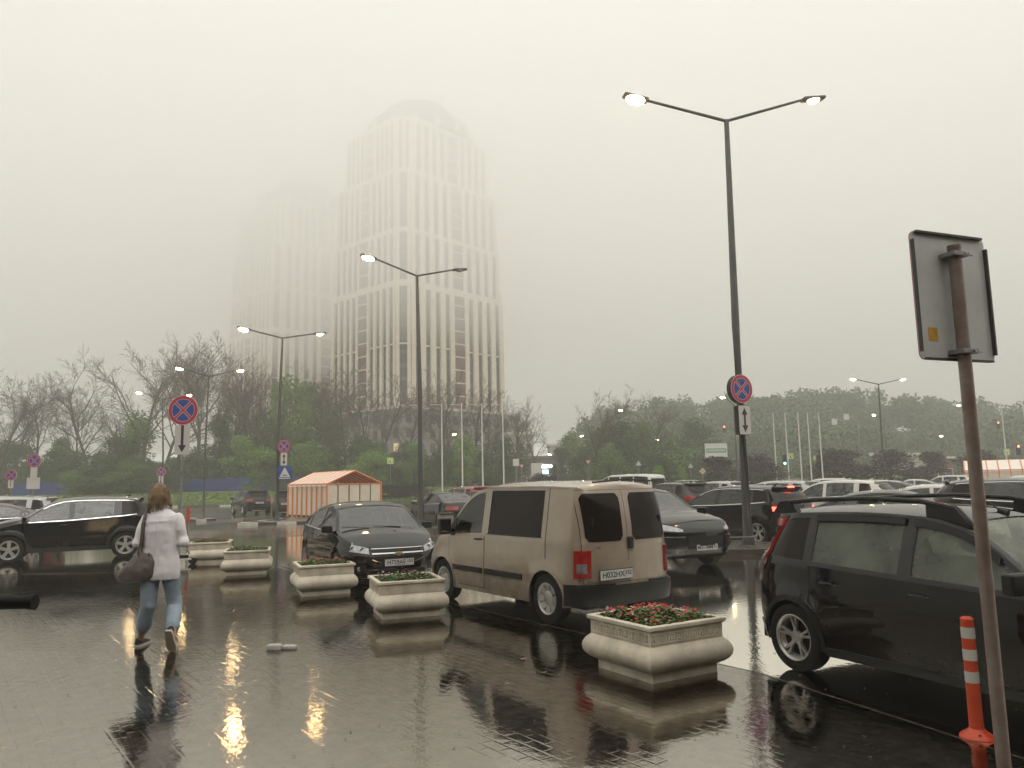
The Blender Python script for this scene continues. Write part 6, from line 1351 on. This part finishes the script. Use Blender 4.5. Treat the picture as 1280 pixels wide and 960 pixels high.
# hair: chin length, parted, in uneven locks that flick outward
hr = MB(); Hh = Matrix.Translation(head+Vector((0, 0, 0))) @ Matrix.Rotation(R_(30), 4, 'Z') @ Matrix.Rotation(R_(-14), 4, 'X')
rgs = []
for z, rx, ry, oy in ((-.12, .070, .055, -.045), (-.09, .092, .082, -.04), (-.04, .098, .10, -.03), (.01, .094, .106, -.02), (.06, .086, .104, -.012), (.10, .066, .084, -.01), (.125, .042, .052, -.01), (.134, .012, .015, -.01)):
    rgs.append([Hh @ Vector((rx*math.cos(2*math.pi*k/28)*(1+.03*math.sin(9*k)), oy+ry*math.sin(2*math.pi*k/28)*(1 if math.sin(2*math.pi*k/28) < .35 or z > .03 else .72), z)) for k in range(28)])
hr.loft(rgs); qh = random.Random(2)
for i in range(230):
    a = qh.uniform(math.pi*.86, math.pi*2.14); f = qh.uniform(.99, 1.06); zt0 = qh.uniform(.05, .13); rt_ = math.sqrt(max(.02, 1-(zt0/.14)**2)); z1 = qh.gauss(-.14, .03); fl_ = qh.uniform(.85, 1.38); da = qh.gauss(0, .10)
    c0, s0 = math.cos(a), math.sin(a); c1, s1_ = math.cos(a+da), math.sin(a+da)
    pts = [Hh @ Vector((.094*rt_*c0, -.015+.10*rt_*s0, zt0)), Hh @ Vector((.100*f*c0, -.02+.108*f*s0, .02)), Hh @ Vector((.106*f*c1, -.028+.112*f*s1_, -.05)), Hh @ Vector((.100*f*c1, -.035+.10*f*s1_, -.105)), Hh @ Vector((.104*fl_*c1, -.04+.098*fl_*s1_, z1))]
    hr.tube(pts, [.003, .0075, .009, .007, .0015], 4, cap=False)
hr.build('hair', M_HAIR, P, smooth=True)
def shoe(origin, pitch, name_lb):
    M = Matrix.Translation(origin) @ Matrix.Rotation(pitch, 4, 'X')          # toe toward +y; origin at the toe tip on the ground
    up = MB(); sections = [(-.27, .026, .035, .085), (-.25, .036, .035, .10), (-.20, .038, .035, .09), (-.14, .040, .03, .075), (-.08, .046, .03, .058), (-.03, .042, .03, .045), (-.005, .025, .03, .036)]
    up.loft([[M @ Vector((sx*w_*f, y_, z0+(zt2_-z0)*g)) for sx, f, g in ((-1, .9, 0), (-1, 1, .35), (-1, .75, .8), (-1, .3, 1), (1, .3, 1), (1, .75, .8), (1, 1, .35), (1, .9, 0))] for y_, w_, z0, zt2_ in [(s[0], s[1], .022, s[3]) for s in sections]])
    o = up.build('shoe', M_SHOE, P, smooth=True); sl = MB(); sl.loft([[M @ Vector((sx*w_*1.12, y_, z)) for sx, z in ((-1, 0), (-1, .026), (1, .026), (1, 0))] for y_, w_ in [(s[0], s[1]) for s in sections]])
    sl.build('sole', M_SOLEW, o, smooth=True, angle=.5)
    sl2 = MB(); sl2.loft([[M @ Vector((sx*w_*1.0, y_, z)) for sx, z in ((-1, -.003), (-1, .001), (1, .001), (1, -.003))] for y_, w_ in [(s[0], s[1]) for s in sections]]); sl2.build('tread', M_SOLE, o)
shoe(LF+Vector((-.02, .20, 0)), R_(-4) if False else 0, 'l'); shoe(RF+Vector((0, .03, 0)), R_(-62), 'r')
# the bag hangs from her shoulder: a thing of its own
B = empty('handbag', (cx-.175, cy-.10, .72), R_(8), 'big slouchy grey brown leather bag hanging at the hip of the woman', 'bag')
bg_ = MB(); bg_.loft([[Vector((x0+rx*math.cos(2*math.pi*k/22)*(1 if True else 1), ry*math.sin(2*math.pi*k/22)*(abs(math.sin(2*math.pi*k/22))**.2), z)) for k in range(22)] for z, rx, ry, x0 in ((.0, .10, .04, -.06), (.015, .17, .07, -.05), (.06, .215, .09, -.035), (.13, .205, .095, -.01), (.20, .165, .08, .02), (.27, .12, .05, .045), (.31, .10, .03, .055))])
ob = bg_.build('body', M_BAG, B, smooth=True); ob.modifiers.new('sub', 'SUBSURF').render_levels = 2
tx = bpy.data.textures.new('slouch', 'CLOUDS'); tx.noise_scale = .09; dd_ = ob.modifiers.new('folds', 'DISPLACE'); dd_.texture = tx; dd_.strength = .035
for (x0, x1, y_) in ((-.02, .12, -.03), (.0, .12, .03)):
    hb = MB(); top = Vector((.035, .085+y_*.3, .755)); hb.loft([[p+Vector((0, dy, 0))+Vector((dx, 0, 0)) for dx, dy in ((-.011, -.004), (.011, -.004), (.011, .004), (-.011, .004))] for p in (Vector((x0, y_, .27)), Vector((.01, y_-.005, .45)), Vector((.02, y_-.01, .62)), top+Vector((-.012, -.05, -.02)), top+Vector((-.005, .0, .005)), top+Vector((.0, .06, -.03)), Vector((.055, .15, .6)))]); hb.build('strap', M_BAG, B, smooth=True, angle=.7)
MB().tube([(-.02, -.035, .26), (-.02, -.045, .30)], .012, 8).tube([(.10, -.035, .27), (.10, -.04, .31)], .012, 8).build('buckle', M_CHROME, B, smooth=True)

# ---------------------------------------------------------------- dark shopping centre front, added unseen behind the camera for wet paint to mirror
sw_ = empty('unseen_shop_front', (0, -9, 0), 0, 'dark glazed front of the shopping centre behind the viewer', 'building')
MB().box((-70, -6, 0), (80, 0, 13)).build('wall', M_DKB, sw_)
for i in range(36):
    MB().box((-68+i*4.1, .02, .4), (-64.4+i*4.1, .10, 4.2)).build('window', M_DGLASS, sw_)
for i in (13, 14, 17, 20): MB().box((-68+i*4.1+.5, .12, 1.5), (-64.4+i*4.1-.5, .16, 2.6)).build('lit_display', mat('display_light', (1, .8, .5), .5, em=(1, .70, .38), es=1.5), sw_)

# fallen leaves and litter on the wet ground
lm = MB(); ql = random.Random(21)
for i in range(420):
    y = ql.uniform(3.4, 15); x = ql.uniform(-.68, .62)*y; a = ql.uniform(0, 6.28); l = ql.uniform(.008, .022); z = .006+ql.random()*.003; c_, s_ = math.cos(a)*l, math.sin(a)*l
    lm.add([(x-c_, y-s_, z), (x-s_*.45, y+c_*.45, z+.003), (x+c_, y+s_, z), (x+s_*.45, y-c_*.45, z+.002)], [(0, 1, 2, 3)])
tag(lm.build('leaf_litter', mat('litter', (.30, .22, .10), .5, c2=(.10, .07, .035), vscale=3)), kind='stuff')

# ---------------------------------------------------------------- air
def air(name, b, d, c=(.985, .982, .968), an=.5):
    m = bpy.data.materials.new(name); m.use_nodes = True; t = m.node_tree; t.nodes.remove(t.nodes['Principled BSDF']); p = t.nodes.new('ShaderNodeVolumePrincipled')
    p.inputs['Density'].default_value = d; p.inputs['Color'].default_value = (*c, 1); p.inputs['Anisotropy'].default_value = an; t.links.new(p.outputs[0], t.nodes['Material Output'].inputs['Volume'])
    x0, x1, y0, y1, z0, z1 = b; return tag(MB().box((x0, y0, z0), (x1, y1, z1)).build(name, m), kind='stuff')
air('haze', (-700, 700, -200, 700, -1.1, 102), .0021)
air('low_cloud', (-690, 690, -190, 690, 32, 101), .018)
